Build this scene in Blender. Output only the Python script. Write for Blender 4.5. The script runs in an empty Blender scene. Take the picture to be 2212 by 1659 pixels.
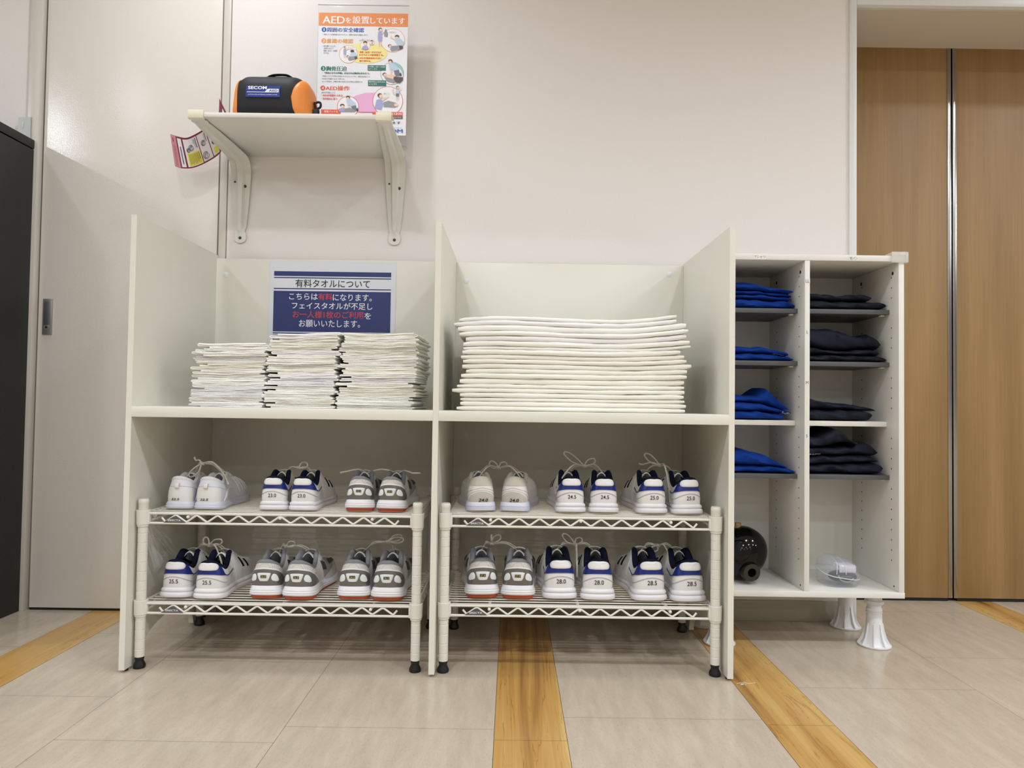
import bpy, bmesh, math, random
import numpy as np
from mathutils import Vector, Matrix

SC = bpy.context.scene
COL = SC.collection
PI = math.pi

# ------------------------------------------------------------------ camera
cd = bpy.data.cameras.new('camera')
cd.sensor_fit = 'HORIZONTAL'; cd.sensor_width = 36.0
cd.lens = 36.0 * 1534.0 / 2212.0
cd.clip_start = 0.02
cam = bpy.data.objects.new('camera', cd); COL.objects.link(cam)
cam.location = (0.0, -1.856, 0.7115)
cam.rotation_mode = 'QUATERNION'
cam.rotation_quaternion = (Matrix.Rotation(math.radians(90 + 1.57), 3, 'X') @ Matrix.Rotation(math.radians(0.8), 3, 'Z')).to_quaternion()
SC.camera = cam

# ------------------------------------------------------------------ world, lamps, exposure
SC.view_settings.view_transform = 'Standard'
SC.view_settings.look = 'None'
SC.view_settings.gamma = 1.0
SC.view_settings.use_curve_mapping = False
SC.view_settings.exposure = 0.0
SC.cycles.max_bounces = 10
SC.cycles.diffuse_bounces = 5
SC.cycles.sample_clamp_indirect = 4.0
wd = bpy.data.worlds.new('world'); SC.world = wd; wd.use_nodes = True
wd.node_tree.nodes['Background'].inputs[0].default_value = (1, .96, .9, 1)
wd.node_tree.nodes['Background'].inputs[1].default_value = 0.0
CEIL = 2.75
LAMP_W = 12.6
LAMPS = [(-0.92, -0.03, .72), (-2.35, -1.35, .8), (-.63, -1.42, .95), (1.03, -1.38, 1.15), (2.65, -1.3, 1.6),
         (-1.5, -2.9, 1.4), (.15, -2.9, 1.0), (1.8, -2.9, 1.0), (3.45, -2.9, 1.5), (2.4, -0.25, .6),
         (-4.0, -1.3, 3.0), (-5.7, -1.3, 3.0), (4.35, -1.3, 3.0), (6.0, -1.3, 3.0), (-4.9, -2.9, 1.5), (5.2, -2.9, 1.5),  # unseen lamps far to the sides, added to brighten the desk side panels
         (-2.3, -4.5, .7), (-.6, -4.5, .7), (1.05, -4.5, .7), (2.7, -4.5, .7), (-1.5, -6.1, .7), (.2, -6.1, .7), (1.9, -6.1, .7), (3.6, -6.1, .7)]  # unseen rows behind the camera, added as low frontal fill
for lx, ly, k in LAMPS:
    ld = bpy.data.lights.new('downlight_or_fill', 'AREA'); ld.shape = 'DISK'; ld.size = 0.13; ld.spread = math.radians(148 if ly > -4 and abs(lx) < 3.8 else 180)
    ld.energy = LAMP_W * k; ld.color = (0.935, 0.99, 1.055)
    lo = bpy.data.objects.new('downlight_or_fill', ld); COL.objects.link(lo); lo.location = (lx, ly, CEIL - 0.02)

# ------------------------------------------------------------------ materials
def lin(c):
    c = c / 255.0
    return c / 12.92 if c <= 0.04045 else ((c + 0.055) / 1.055) ** 2.4
def rgb(r, g, b): return (lin(r), lin(g), lin(b), 1.0)
MATS = {}
def mat(name, col, rough=.5, metal=0.0, spec=.5, bump=None, var=None, trans=0.0, coat=0.0, ior=1.5, alpha=1.0):
    """bump=(scale,strength[,distance]) noise bump; var=(scale, amount) noise colour variation"""
    if name in MATS: return MATS[name]
    m = bpy.data.materials.new(name); m.use_nodes = True
    nt = m.node_tree; b = nt.nodes['Principled BSDF']
    c = rgb(*col)
    b.inputs['Base Color'].default_value = c
    b.inputs['Roughness'].default_value = rough
    b.inputs['Metallic'].default_value = metal
    b.inputs['Specular IOR Level'].default_value = spec
    b.inputs['Coat Weight'].default_value = coat
    b.inputs['IOR'].default_value = ior
    if trans: b.inputs['Transmission Weight'].default_value = trans
    if alpha < 1: b.inputs['Alpha'].default_value = alpha
    tc = None
    if bump or var:
        tc = nt.nodes.new('ShaderNodeTexCoord')
    if bump:
        n = nt.nodes.new('ShaderNodeTexNoise'); n.inputs['Scale'].default_value = bump[0]; n.inputs['Detail'].default_value = 3
        bp = nt.nodes.new('ShaderNodeBump'); bp.inputs['Strength'].default_value = bump[1]
        bp.inputs['Distance'].default_value = bump[2] if len(bump) > 2 else .002
        nt.links.new(tc.outputs['Object'], n.inputs['Vector'])
        nt.links.new(n.outputs['Fac'], bp.inputs['Height']); nt.links.new(bp.outputs['Normal'], b.inputs['Normal'])
    if var:
        n = nt.nodes.new('ShaderNodeTexNoise'); n.inputs['Scale'].default_value = var[0]; n.inputs['Detail'].default_value = 4
        r = nt.nodes.new('ShaderNodeValToRGB')
        a = var[1]
        r.color_ramp.elements[0].position = .3; r.color_ramp.elements[1].position = .7
        r.color_ramp.elements[0].color = tuple(x * (1 - a) for x in c[:3]) + (1,)
        r.color_ramp.elements[1].color = tuple(min(1, x * (1 + a)) for x in c[:3]) + (1,)
        nt.links.new(tc.outputs['Object'], n.inputs['Vector']); nt.links.new(n.outputs['Fac'], r.inputs['Fac'])
        nt.links.new(r.outputs['Color'], b.inputs['Base Color'])
    MATS[name] = m
    return m

def wood_mat(name, dark, mid, light, axis, scale=1.0, rough=.35, knots=False, coat=0.0):
    m = bpy.data.materials.new(name); m.use_nodes = True
    nt = m.node_tree; b = nt.nodes['Principled BSDF']; L = nt.links.new
    tc = nt.nodes.new('ShaderNodeTexCoord'); geo = nt.nodes.new('ShaderNodeNewGeometry')
    mp = nt.nodes.new('ShaderNodeMapping')
    s = [14.0 * scale] * 3; s[axis] = .8 * scale
    mp.inputs['Scale'].default_value = s
    L(geo.outputs['Position'], mp.inputs['Vector'])
    n1 = nt.nodes.new('ShaderNodeTexNoise'); n1.inputs['Scale'].default_value = 1.0; n1.inputs['Detail'].default_value = 5; n1.inputs['Distortion'].default_value = .9 if knots else .35
    n1.inputs['Roughness'].default_value = .55
    L(mp.outputs['Vector'], n1.inputs['Vector'])
    mp2 = nt.nodes.new('ShaderNodeMapping'); s2 = [260.0 * scale] * 3; s2[axis] = 5.0 * scale; mp2.inputs['Scale'].default_value = s2
    L(geo.outputs['Position'], mp2.inputs['Vector'])
    n2 = nt.nodes.new('ShaderNodeTexNoise'); n2.inputs['Scale'].default_value = 1.0; n2.inputs['Detail'].default_value = 3
    L(mp2.outputs['Vector'], n2.inputs['Vector'])
    r = nt.nodes.new('ShaderNodeValToRGB'); cr = r.color_ramp
    cr.elements[0].position = .28 if knots else .2; cr.elements[0].color = rgb(*dark)
    cr.elements[1].position = .72; cr.elements[1].color = rgb(*light)
    e = cr.elements.new(.45 if knots else .5); e.color = rgb(*mid)
    L(n1.outputs['Fac'], r.inputs['Fac'])
    mx = nt.nodes.new('ShaderNodeMix'); mx.data_type = 'RGBA'; mx.blend_type = 'MULTIPLY'
    mx.inputs[0].default_value = .25
    L(r.outputs['Color'], mx.inputs[6]); L(n2.outputs['Fac'], mx.inputs[7])
    last = mx.outputs[2]
    if knots:   # dark contour veins of the maple print
        w = nt.nodes.new('ShaderNodeMath'); w.operation = 'MULTIPLY'; w.inputs[1].default_value = 9.0
        fr = nt.nodes.new('ShaderNodeMath'); fr.operation = 'FRACT'
        L(n1.outputs['Fac'], w.inputs[0]); L(w.outputs[0], fr.inputs[0])
        rr = nt.nodes.new('ShaderNodeValToRGB'); rr.color_ramp.elements[0].position = .0; rr.color_ramp.elements[0].color = (.55, .42, .3, 1)
        rr.color_ramp.elements[1].position = .09; rr.color_ramp.elements[1].color = (1, 1, 1, 1)
        L(fr.outputs[0], rr.inputs['Fac'])
        m3 = nt.nodes.new('ShaderNodeMix'); m3.data_type = 'RGBA'; m3.blend_type = 'MULTIPLY'; m3.inputs[0].default_value = .75
        L(last, m3.inputs[6]); L(rr.outputs['Color'], m3.inputs[7]); last = m3.outputs[2]
    L(last, b.inputs['Base Color'])
    b.inputs['Roughness'].default_value = rough
    b.inputs['Coat Weight'].default_value = coat
    MATS[name] = m
    return m

def floor_mat():
    m = bpy.data.materials.new('vinyl_tile'); m.use_nodes = True
    nt = m.node_tree; b = nt.nodes['Principled BSDF']; L = nt.links.new
    geo = nt.nodes.new('ShaderNodeNewGeometry')
    mp = nt.nodes.new('ShaderNodeMapping'); mp.inputs['Rotation'].default_value = (0, 0, math.radians(-12)); mp.inputs['Scale'].default_value = (26, 5, 1)
    L(geo.outputs['Position'], mp.inputs['Vector'])
    n1 = nt.nodes.new('ShaderNodeTexNoise'); n1.inputs['Scale'].default_value = 1; n1.inputs['Detail'].default_value = 8; n1.inputs['Roughness'].default_value = .72
    L(mp.outputs['Vector'], n1.inputs['Vector'])
    r = nt.nodes.new('ShaderNodeValToRGB'); cr = r.color_ramp
    cr.elements[0].position = .25; cr.elements[0].color = rgb(172, 159, 141)
    cr.elements[1].position = .75; cr.elements[1].color = rgb(196, 182, 163)
    L(n1.outputs['Fac'], r.inputs['Fac'])
    mp2 = nt.nodes.new('ShaderNodeMapping'); mp2.inputs['Rotation'].default_value = (0, 0, math.radians(-14)); mp2.inputs['Scale'].default_value = (300, 110, 1)
    L(geo.outputs['Position'], mp2.inputs['Vector'])
    n2 = nt.nodes.new('ShaderNodeTexNoise'); n2.inputs['Scale'].default_value = 1; n2.inputs['Detail'].default_value = 4; n2.inputs['Roughness'].default_value = .6
    L(mp2.outputs['Vector'], n2.inputs['Vector'])
    r2 = nt.nodes.new('ShaderNodeValToRGB'); r2.color_ramp.elements[0].position = .24; r2.color_ramp.elements[0].color = (.66, .63, .6, 1)
    r2.color_ramp.elements[1].position = .42; r2.color_ramp.elements[1].color = (1, 1, 1, 1)
    L(n2.outputs['Fac'], r2.inputs['Fac'])
    mx = nt.nodes.new('ShaderNodeMix'); mx.data_type = 'RGBA'; mx.blend_type = 'MULTIPLY'; mx.inputs[0].default_value = .8
    L(r.outputs['Color'], mx.inputs[6]); L(r2.outputs['Color'], mx.inputs[7])
    at = nt.nodes.new('ShaderNodeAttribute'); at.attribute_name = 'tone'
    m2 = nt.nodes.new('ShaderNodeMix'); m2.data_type = 'RGBA'; m2.blend_type = 'MULTIPLY'; m2.inputs[0].default_value = 1
    L(mx.outputs[2], m2.inputs[6]); L(at.outputs['Color'], m2.inputs[7])
    L(m2.outputs[2], b.inputs['Base Color'])
    rr = nt.nodes.new('ShaderNodeMapRange'); rr.inputs['To Min'].default_value = .17; rr.inputs['To Max'].default_value = .23
    L(n1.outputs['Fac'], rr.inputs['Value']); L(rr.outputs[0], b.inputs['Roughness'])
    b.inputs['Specular IOR Level'].default_value = .5
    bp = nt.nodes.new('ShaderNodeBump'); bp.inputs['Strength'].default_value = .04; bp.inputs['Distance'].default_value = .002
    L(n1.outputs['Fac'], bp.inputs['Height']); L(bp.outputs['Normal'], b.inputs['Normal'])
    return m

def mesh_fabric(name, base, dots, scale):
    m = bpy.data.materials.new(name); m.use_nodes = True
    nt = m.node_tree; b = nt.nodes['Principled BSDF']; L = nt.links.new
    tc = nt.nodes.new('ShaderNodeTexCoord')
    v = nt.nodes.new('ShaderNodeTexVoronoi'); v.inputs['Scale'].default_value = scale; v.inputs['Randomness'].default_value = .15
    L(tc.outputs['Object'], v.inputs['Vector'])
    r = nt.nodes.new('ShaderNodeValToRGB'); r.color_ramp.elements[0].position = .18; r.color_ramp.elements[0].color = rgb(*dots)
    r.color_ramp.elements[1].position = .34; r.color_ramp.elements[1].color = rgb(*base)
    L(v.outputs['Distance'], r.inputs['Fac']); L(r.outputs['Color'], b.inputs['Base Color'])
    b.inputs['Roughness'].default_value = .85
    MATS[name] = m
    return m

M_wall = mat('painted_wall', (231, 226, 223), .55, bump=(190, .12), spec=.35)
M_door = mat('gloss_painted_steel', (224, 219, 211), .2, bump=(330, .34, .0010), spec=.5)
M_frame = mat('painted_frame', (206, 202, 193), .35)
M_frame2 = mat('white_casing', (222, 222, 222), .35)
M_gap = mat('dark_gap', (25, 23, 20), .9)
M_ceil = mat('ceiling_white', (228, 226, 222), .9)
M_far = mat('far_wall_white', (212, 207, 199), .9)
M_base = mat('baseboard_vinyl', (176, 169, 152), .5)
M_soffit = mat('soffit_paint', (205, 194, 178), .7)
M_lam = mat('cream_laminate', (223, 221, 210), .36, bump=(700, .03), spec=.45)
M_lamedge = mat('laminate_edge', (226, 224, 214), .34)
M_white_lam = mat('white_melamine', (226, 224, 217), .32)
M_darkshelf = mat('charcoal_shelf', (72, 73, 77), .45)
M_darkedge = mat('charcoal_edge', (86, 87, 90), .4)
M_powder = mat('white_powder_coat', (223, 220, 210), .3, spec=.5)
M_powder_line = mat('groove_grey', (150, 147, 138), .5)
M_blackrub = mat('black_rubber', (16, 16, 17), .45)
M_black = mat('black_steel', (25, 25, 27), .45, spec=.4)
M_zinc = mat('galvanised_steel', (168, 170, 168), .38, .75)
M_steel = mat('brushed_steel', (165, 163, 160), .24, 1.0)
M_screw = mat('screw_steel', (92, 90, 86), .35, .9)
M_plate = mat('nameplate_grey', (84, 84, 88), .4)
M_pt = mat('nameplate_letter', (225, 225, 222), .5)
M_bracket = mat('bracket_enamel', (222, 220, 213), .3)
M_cream = mat('cream_plastic', (232, 226, 205), .4)
M_clear = mat('clear_acrylic', (245, 246, 246), .05, trans=1.0, ior=1.2, alpha=.35)
M_clearcase = mat('clear_polypropylene', (206, 212, 224), .14, alpha=.12, spec=.6)
M_legpl = mat('white_leg_plastic', (226, 226, 228), .4)
M_towelA = mat('terry_white', (243, 242, 236), .95, bump=(900, .35, .0012), spec=.08)
M_towelB = mat('terry_lilac_white', (239, 237, 238), .95, bump=(900, .35, .0012), spec=.08)
M_towelC = mat('terry_cream', (240, 237, 227), .95, bump=(900, .35, .0012), spec=.08)
M_tee = mat('royal_blue_jersey', (6, 52, 138), .8, bump=(900, .25), spec=.2)
M_shorts = mat('navy_polyester', (14, 19, 35), .7, bump=(900, .2), spec=.25)
M_wprint = mat('white_print', (215, 215, 218), .6)
M_woodfl = wood_mat('maple_plank', (126, 84, 38), (190, 145, 80), (212, 175, 108), 1, .8, .22, True)
M_wooddoor = wood_mat('oak_laminate', (140, 108, 66), (157, 124, 78), (172, 138, 91), 2, .7, .5)
M_floor = floor_mat()

# ------------------------------------------------------------------ mesh builder
def V3(*a): return np.array(a, float)
class MB:
    def __init__(self): self.v = []; self.f = []; self.m = []; self.cur = 0
    def add(self, vs, fs):
        o = len(self.v)
        self.v.extend([tuple(map(float, p)) for p in vs])
        for f in fs: self.f.append(tuple(i + o for i in f)); self.m.append(self.cur)
        return self
    def grid(self, P, cu=False, cv=False, flip=False):
        P = np.asarray(P, float); nu, nv = P.shape[:2]
        fs = []
        for i in range(nu if cu else nu - 1):
            for j in range(nv if cv else nv - 1):
                a = i * nv + j; b = ((i + 1) % nu) * nv + j
                c = ((i + 1) % nu) * nv + (j + 1) % nv; d = i * nv + (j + 1) % nv
                fs.append((a, d, c, b) if flip else (a, b, c, d))
        return self.add(P.reshape(-1, 3), fs)
    def box(self, x0, x1, y0, y1, z0, z1, bev=0.0, seg=2):
        if bev <= 0:
            vs = [(x, y, z) for x in (x0, x1) for y in (y0, y1) for z in (z0, z1)]
            return self.add(vs, [(0, 1, 3, 2), (4, 6, 7, 5), (0, 4, 5, 1), (2, 3, 7, 6), (0, 2, 6, 4), (1, 5, 7, 3)])
        bm = bmesh.new(); bmesh.ops.create_cube(bm, size=1)
        for v in bm.verts:
            v.co = Vector(((x0 + x1) / 2 + v.co.x * (x1 - x0), (y0 + y1) / 2 + v.co.y * (y1 - y0), (z0 + z1) / 2 + v.co.z * (z1 - z0)))
        bmesh.ops.bevel(bm, geom=bm.edges[:], offset=bev, segments=seg, profile=.5, affect='EDGES')
        self.bm(bm); return self
    def bm(self, bm, T=None):
        bm.verts.index_update()
        self.add([(T @ v.co if T else v.co) for v in bm.verts], [[v.index for v in f.verts] for f in bm.faces]); bm.free(); return self
    def tube(self, pts, r, n=8, closed=False, caps=True, rz=None, up=None):
        P = np.asarray(pts, float); N = len(P)
        T = np.zeros_like(P)
        for i in range(N):
            a = P[(i - 1) % N] if (closed or i > 0) else P[i]; b = P[(i + 1) % N] if (closed or i < N - 1) else P[i]
            t = b - a; T[i] = t / (np.linalg.norm(t) + 1e-12)
        u = np.array(up, float) if up is not None else (V3(0, 0, 1) if abs(T[0][2]) < .9 else V3(1, 0, 0))
        R = np.full(N, r) if np.isscalar(r) else np.asarray(r, float)
        R2 = R if rz is None else (np.full(N, rz) if np.isscalar(rz) else np.asarray(rz, float))
        rings = []
        for i in range(N):
            u = u - T[i] * np.dot(u, T[i]); u = u / (np.linalg.norm(u) + 1e-12)
            w = np.cross(T[i], u)
            rings.append([P[i] + R[i] * math.cos(2 * PI * k / n) * w + R2[i] * math.sin(2 * PI * k / n) * u for k in range(n)])
        o = len(self.v)
        self.grid(rings, cu=closed, cv=True, flip=True)
        if caps and not closed:
            self.f.append(tuple(o + k for k in range(n))); self.m.append(self.cur)
            self.f.append(tuple(o + (N - 1) * n + k for k in reversed(range(n)))); self.m.append(self.cur)
        return self
    def cyl(self, p0, p1, r0, r1=None, n=20):
        return self.tube([p0, p1], [r0, r0 if r1 is None else r1], n)
    def lathe(self, prof, c=(0, 0, 0), n=28, M=None):
        rings = []
        for r, z in prof:
            ring = []
            for k in range(n):
                p = Vector((r * math.cos(2 * PI * k / n), r * math.sin(2 * PI * k / n), z))
                if M is not None: p = M @ p
                ring.append((p.x + c[0], p.y + c[1], p.z + c[2]))
            rings.append(ring)
        return self.grid(rings, cv=True, flip=True)
    def sphere(self, c, r, n=16, m=10):
        rx, ry, rz = r if not np.isscalar(r) else (r, r, r)
        rings = []
        for i in range(m + 1):
            t = PI * i / m
            rings.append([(c[0] + rx * math.sin(t) * math.cos(2 * PI * k / n), c[1] + ry * math.sin(t) * math.sin(2 * PI * k / n), c[2] - rz * math.cos(t)) for k in range(n)])
        return self.grid(rings, cv=True, flip=True)
    def prism(self, pts, axis, a, b):
        """pts 2D polygon (ccw seen along +axis ...) extruded from a to b on axis ('x','y','z')"""
        def p3(p, c): return {'x': (c, p[0], p[1]), 'y': (p[0], c, p[1]), 'z': (p[0], p[1], c)}[axis]
        n = len(pts)
        vs = [p3(p, a) for p in pts] + [p3(p, b) for p in pts]
        fs = [tuple(range(n)), tuple(range(2 * n - 1, n - 1, -1))] + [(i, i + n, (i + 1) % n + n, (i + 1) % n) for i in range(n)]
        return self.add(vs, fs)
    def flat(self, pts2, fn):
        """flat n-gon through a mapping fn(x,z)->3D"""
        return self.add([fn(*p) for p in pts2], [tuple(range(len(pts2)))])
    def text(self, s, box, fn, bold=0.0, keep=True, slant=0.0):
        """text fitted into box=(x0,x1,z0,z1) of a plane, mapped with fn; keep: keep its aspect inside the box width"""
        vs, fs = text_mesh(s, bold)
        if not len(vs): return self
        lo = vs.min(0); hi = vs.max(0); w, h = hi - lo
        x0, x1, z0, z1 = box
        sx = (x1 - x0) / w; sz = (z1 - z0) / h
        if keep: sx = min(sx, sz * 1.25)
        cx = (x0 + x1) / 2; mx = (lo[0] + hi[0]) / 2
        out = []
        for p in vs:
            zz = (p[1] - lo[1]) * sz
            out.append(fn(cx + (p[0] - mx) * sx + slant * zz, z0 + zz))
        return self.add(out, fs)
_TX = {}
def text_mesh(s, bold=0.0):
    k = (s, bold)
    if k in _TX: return _TX[k]
    c = bpy.data.curves.new('lettering_curve', 'FONT'); c.body = s; c.resolution_u = 3; c.offset = bold; c.fill_mode = 'FRONT'
    o = bpy.data.objects.new('lettering_curve', c)
    m = bpy.data.meshes.new_from_object(o)
    vs = np.array([v.co[:2] for v in m.vertices]) if len(m.vertices) else np.zeros((0, 2))
    fs = [tuple(p.vertices) for p in m.polygons]
    # all faces front (normal +z in text plane)
    out = []
    for f in fs:
        a = 0
        for i in range(len(f)):
            p, q = vs[f[i]], vs[f[(i + 1) % len(f)]]; a += p[0] * q[1] - q[0] * p[1]
        out.append(f if a > 0 else f[::-1])
    bpy.data.objects.remove(o); bpy.data.meshes.remove(m); bpy.data.curves.remove(c)
    _TX[k] = (vs, out); return _TX[k]

BASE = {}
def link(o): COL.objects.link(o); return o
def build(mb, name, mats, parent=None, sharp=35, base=None):
    if base is None: base = BASE.get(parent.name, (0, 0, 0)) if parent is not None else (0, 0, 0)
    me = bpy.data.meshes.new(name)
    vs = np.asarray(mb.v, float) - np.array(base, float)
    me.from_pydata([tuple(p) for p in vs], [], mb.f)
    if not isinstance(mats, (list, tuple)): mats = [mats]
    for m in mats: me.materials.append(m)
    if len(mats) > 1: me.polygons.foreach_set('material_index', mb.m)
    me.polygons.foreach_set('use_smooth', [True] * len(me.polygons))
    me.set_sharp_from_angle(angle=math.radians(sharp))
    me.update()
    o = bpy.data.objects.new(name, me); link(o)
    if parent is not None: o.parent = parent
    BASE[o.name] = tuple(base)
    return o
def tag(o, label=None, cat=None, group=None, kind=None):
    if label: o['label'] = label
    if cat: o['category'] = cat
    if group: o['group'] = group
    if kind: o['kind'] = kind
    return o
def thing(name, loc, label, cat, group=None):
    o = bpy.data.objects.new(name, None); link(o); o.location = loc; o.empty_display_size = .05
    BASE[o.name] = tuple(loc)
    return tag(o, label, cat, group)
def solo(mb, name, mats, loc, label, cat, group=None, sharp=35):
    o = build(mb, name, mats, None, sharp, loc); o.location = loc
    return tag(o, label, cat, group)
def struct(mb, name, mats, parent=None, sharp=35):
    o = build(mb, name, mats, parent, sharp, (0, 0, 0))
    if parent is None: o['kind'] = 'structure'
    return o
def copy_tree(o, parent=None):
    c = o.copy(); link(c)
    if parent is not None: c.parent = parent
    for ch in list(o.children): copy_tree(ch, c)
    return c
def spline(pts, n, closed=False):
    P = np.asarray(pts, float); N = len(P); out = []
    segs = N if closed else N - 1
    for i in range(segs):
        if closed: p0, p1, p2, p3 = P[(i - 1) % N], P[i], P[(i + 1) % N], P[(i + 2) % N]
        else:
            p1, p2 = P[i], P[i + 1]; p0 = P[i - 1] if i > 0 else 2 * p1 - p2; p3 = P[i + 2] if i + 2 < N else 2 * p2 - p1
        for k in range(n):
            t = k / n
            out.append(.5 * ((2 * p1) + (-p0 + p2) * t + (2 * p0 - 5 * p1 + 4 * p2 - p3) * t * t + (-p0 + 3 * p1 - 3 * p2 + p3) * t ** 3))
    if not closed: out.append(P[-1])
    return np.array(out)
def resample(P, n):
    P = np.asarray(P, float); d = np.r_[0, np.cumsum(np.linalg.norm(np.diff(P, axis=0), axis=1))]
    t = np.linspace(0, d[-1], n)
    return np.stack([np.interp(t, d, P[:, k]) for k in range(P.shape[1])], 1)
ORD = ['bottom', 'second', 'third', 'fourth', 'fifth', 'sixth', 'seventh', 'eighth', 'ninth', 'tenth', 'eleventh', 'twelfth', 'thirteenth',
       'fourteenth', 'fifteenth', 'sixteenth', 'seventeenth', 'eighteenth', 'nineteenth', 'twentieth', 'twenty-first', 'twenty-second']

YW = 0.533      # wall plane
# ================================================================== THE ROOM
def build_room():
    # floor: vinyl tiles laid in columns between the plank strips, joints 0.8 mm
    strips = [(-1.39, -1.242), (-0.028, 0.128), (0.580, 0.735), (1.652, 1.792)]
    mb = MB(); tones = []
    rnd = random.Random(3)
    edges = []
    x = -0.028
    cols = []
    cols += [(-0.485, -0.028), (-0.942, -0.485), (-1.242, -0.942), (-1.85, -1.39), (-2.31, -1.85), (-3.2, -2.31), (-8.0, -3.2)]
    cols += [(0.128, 0.580), (0.735, 1.19), (1.19, 1.652), (1.792, 2.25), (2.25, 2.71), (2.71, 3.6), (3.6, 8.0)]
    g = .0004
    for ci, (a, b) in enumerate(cols):
        off = {0: -.286, 7: -.221, 8: -.031, 9: .2}.get(ci, rnd.uniform(-.2, .2))
        ys = sorted(set([-7.0] + [off + .457 * k for k in range(-16, 3) if -7 < off + .457 * k < .86] + [.86]))
        for y0, y1 in zip(ys[:-1], ys[1:]):
            n0 = len(mb.v)
            mb.add([(a + g, y0 + g, 0), (b - g, y0 + g, 0), (b - g, y1 - g, 0), (a + g, y1 - g, 0)], [(0, 1, 2, 3)])
            tones.append(rnd.uniform(.965, 1.0))
    mb.cur = 1
    mb.add([(-8, -7, -.0015), (8, -7, -.0015), (8, .9, -.0015), (-8, .9, -.0015)], [(0, 1, 2, 3)]); tones.append(1)
    mb.add([(-8, -7, -.05), (8, -7, -.05), (8, .9, -.05), (-8, .9, -.05)], [(3, 2, 1, 0)]); tones.append(1)
    fl = struct(mb, 'floor', [M_floor, M_gap])
    at = fl.data.attributes.new('tone', 'FLOAT_COLOR', 'FACE')
    at.data.foreach_set('color', [c for t in tones for c in (t, t, t, 1)])
    cuts = [[.1], [-.2], [-.348, .31], [.59]]
    for i, (a, b) in enumerate(strips):
        mb = MB(); c = [-7.0] + [k for k in np.arange(cuts[i][0] - 4.55, .85, .91) if k > -6.99] + [.86]
        if i == 3: c = sorted(c + [.6])
        if i == 1: c = [-7, -3.2, -1.5, -.335, .575, .86]
        if i == 2: c = [-7, -3.2, -1.25, -.245, .665, .86]
        if i == 0: c = [-7, -3.2, -1.3, -.4, .86]
        for y0, y1 in zip(c[:-1], c[1:]):
            mb.add([(a + .0006, y0 + .0004, 0.0001), (b - .0006, y0 + .0004, 0.0001), (b - .0006, y1 - .0004, 0.0001), (a + .0006, y1 - .0004, 0.0001)], [(0, 1, 2, 3)])
        struct(mb, 'trim_%d' % (i + 1), M_woodfl)
    # back wall to the right of the steel door, around the recess
    mb = MB()
    mb.box(-.972, 1.132, YW, YW + .2, 0, CEIL)
    struct(mb, 'wall_back', M_wall)
    mb = MB(); mb.box(1.132, 8.0, YW, YW + .24, 2.1, CEIL); struct(mb, 'wall_above_recess', M_wall)
    mb = MB(); mb.box(2.5, 8.0, YW, YW + .3, 0, 2.088); struct(mb, 'wall_right_of_recess', M_wall)
    mb = MB(); mb.box(-8.0, -1.656, YW, YW + .2, 0, CEIL)
    struct(mb, 'wall_left_of_door', M_wall)
    mb = MB()   # casing of the recess, and its soffit
    mb.box(1.132, 1.157, YW - .007, .80, 0, 2.112, .002)
    struct(mb, 'trim_5', M_frame2)
    mb = MB(); mb.box(1.157, 2.6, YW - .007, .80, 2.086, 2.112, .002); struct(mb, 'trim_6', M_frame2)
    mb = MB(); mb.box(1.157, 2.5, YW + .012, .80, 2.080, 2.0865); struct(mb, 'trim_7', M_soffit)
    # steel door with flush pull
    mb = MB(); mb.box(-1.604, -1.0065, YW + .004, YW + .04, .008, CEIL - .02, .0015)
    d = struct(mb, 'door_1', M_door)
    mb = MB(); mb.box(-1.587, -1.555, YW - .001, YW + .006, .922, 1.043, .0015); h = struct(mb, 'door_handle', M_zinc, d)
    mb = MB(); mb.box(-1.581, -1.561, YW - .0035, YW - .0005, .955, 1.034, .001); struct(mb, 'pull_lever', mat('handle_grey', (128, 130, 136), .35, .7), h)
    mb = MB(); mb.cyl((-1.571, YW - .004, .946), (-1.571, YW, .946), .0085); mb.cyl((-1.571, YW - .0045, .946), (-1.571, YW - .003, .946), .004)
    mb.m = [0] * (len(mb.f) - 22) + [1] * 22
    struct(mb, 'lock_cylinder', [M_zinc, M_gap], h)
    mb = MB(); mb.box(-1.604, -1.0065, YW + .006, YW + .05, 0, .0078); struct(mb, 'door_gap', M_gap, d)
    # frame strips of that door
    mb = MB(); mb.box(-1.652, -1.613, YW - .012, YW + .1, 0, CEIL - .02, .002); struct(mb, 'trim_8', M_frame)
    mb = MB(); mb.box(-1.613, -1.604, YW + .012, YW + .1, 0, CEIL - .02); mb.box(-1.656, -1.652, YW + .004, YW + .1, 0, CEIL - .02); struct(mb, 'trim_9', mat('shadow_gap', (120, 114, 102), .8))
    mb = MB(); mb.box(-1.0065, -.9995, YW + .02, YW + .1, 0, CEIL - .02); struct(mb, 'trim_10', M_gap)
    mb = MB(); mb.box(-.9995, -.975, YW - .002, YW + .1, 0, CEIL - .02, .001); struct(mb, 'trim_11', M_frame)
    mb = MB(); mb.box(-.975, -.972, YW + .004, YW + .1, 0, CEIL - .02); struct(mb, 'trim_12', mat('joint_grey', (140, 134, 122), .8))
    # wooden double doors in the recess
    for i, (a, b, s0, s1) in enumerate(((1.150, 1.6305, 1.6305, 1.6455), (1.6655, 2.40, 1.6505, 1.6655))):
        mb = MB(); mb.box(a, b, .80, .84, .012, 2.085, .001); dd = struct(mb, 'door_%d' % (i + 2), M_wooddoor)
        mb = MB(); mb.box(s0, s1, .7985, .842, .012, 2.085, .0012); struct(mb, 'edge_strip', M_steel, dd)
        mb = MB(); mb.box(a, b, .803, .84, 0.0005, .0118); struct(mb, 'door_gap', M_gap, dd)
    mb = MB(); mb.box(1.1, 2.5, .846, .9, 0, 2.12); struct(mb, 'wall_behind_doors', M_gap)
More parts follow.
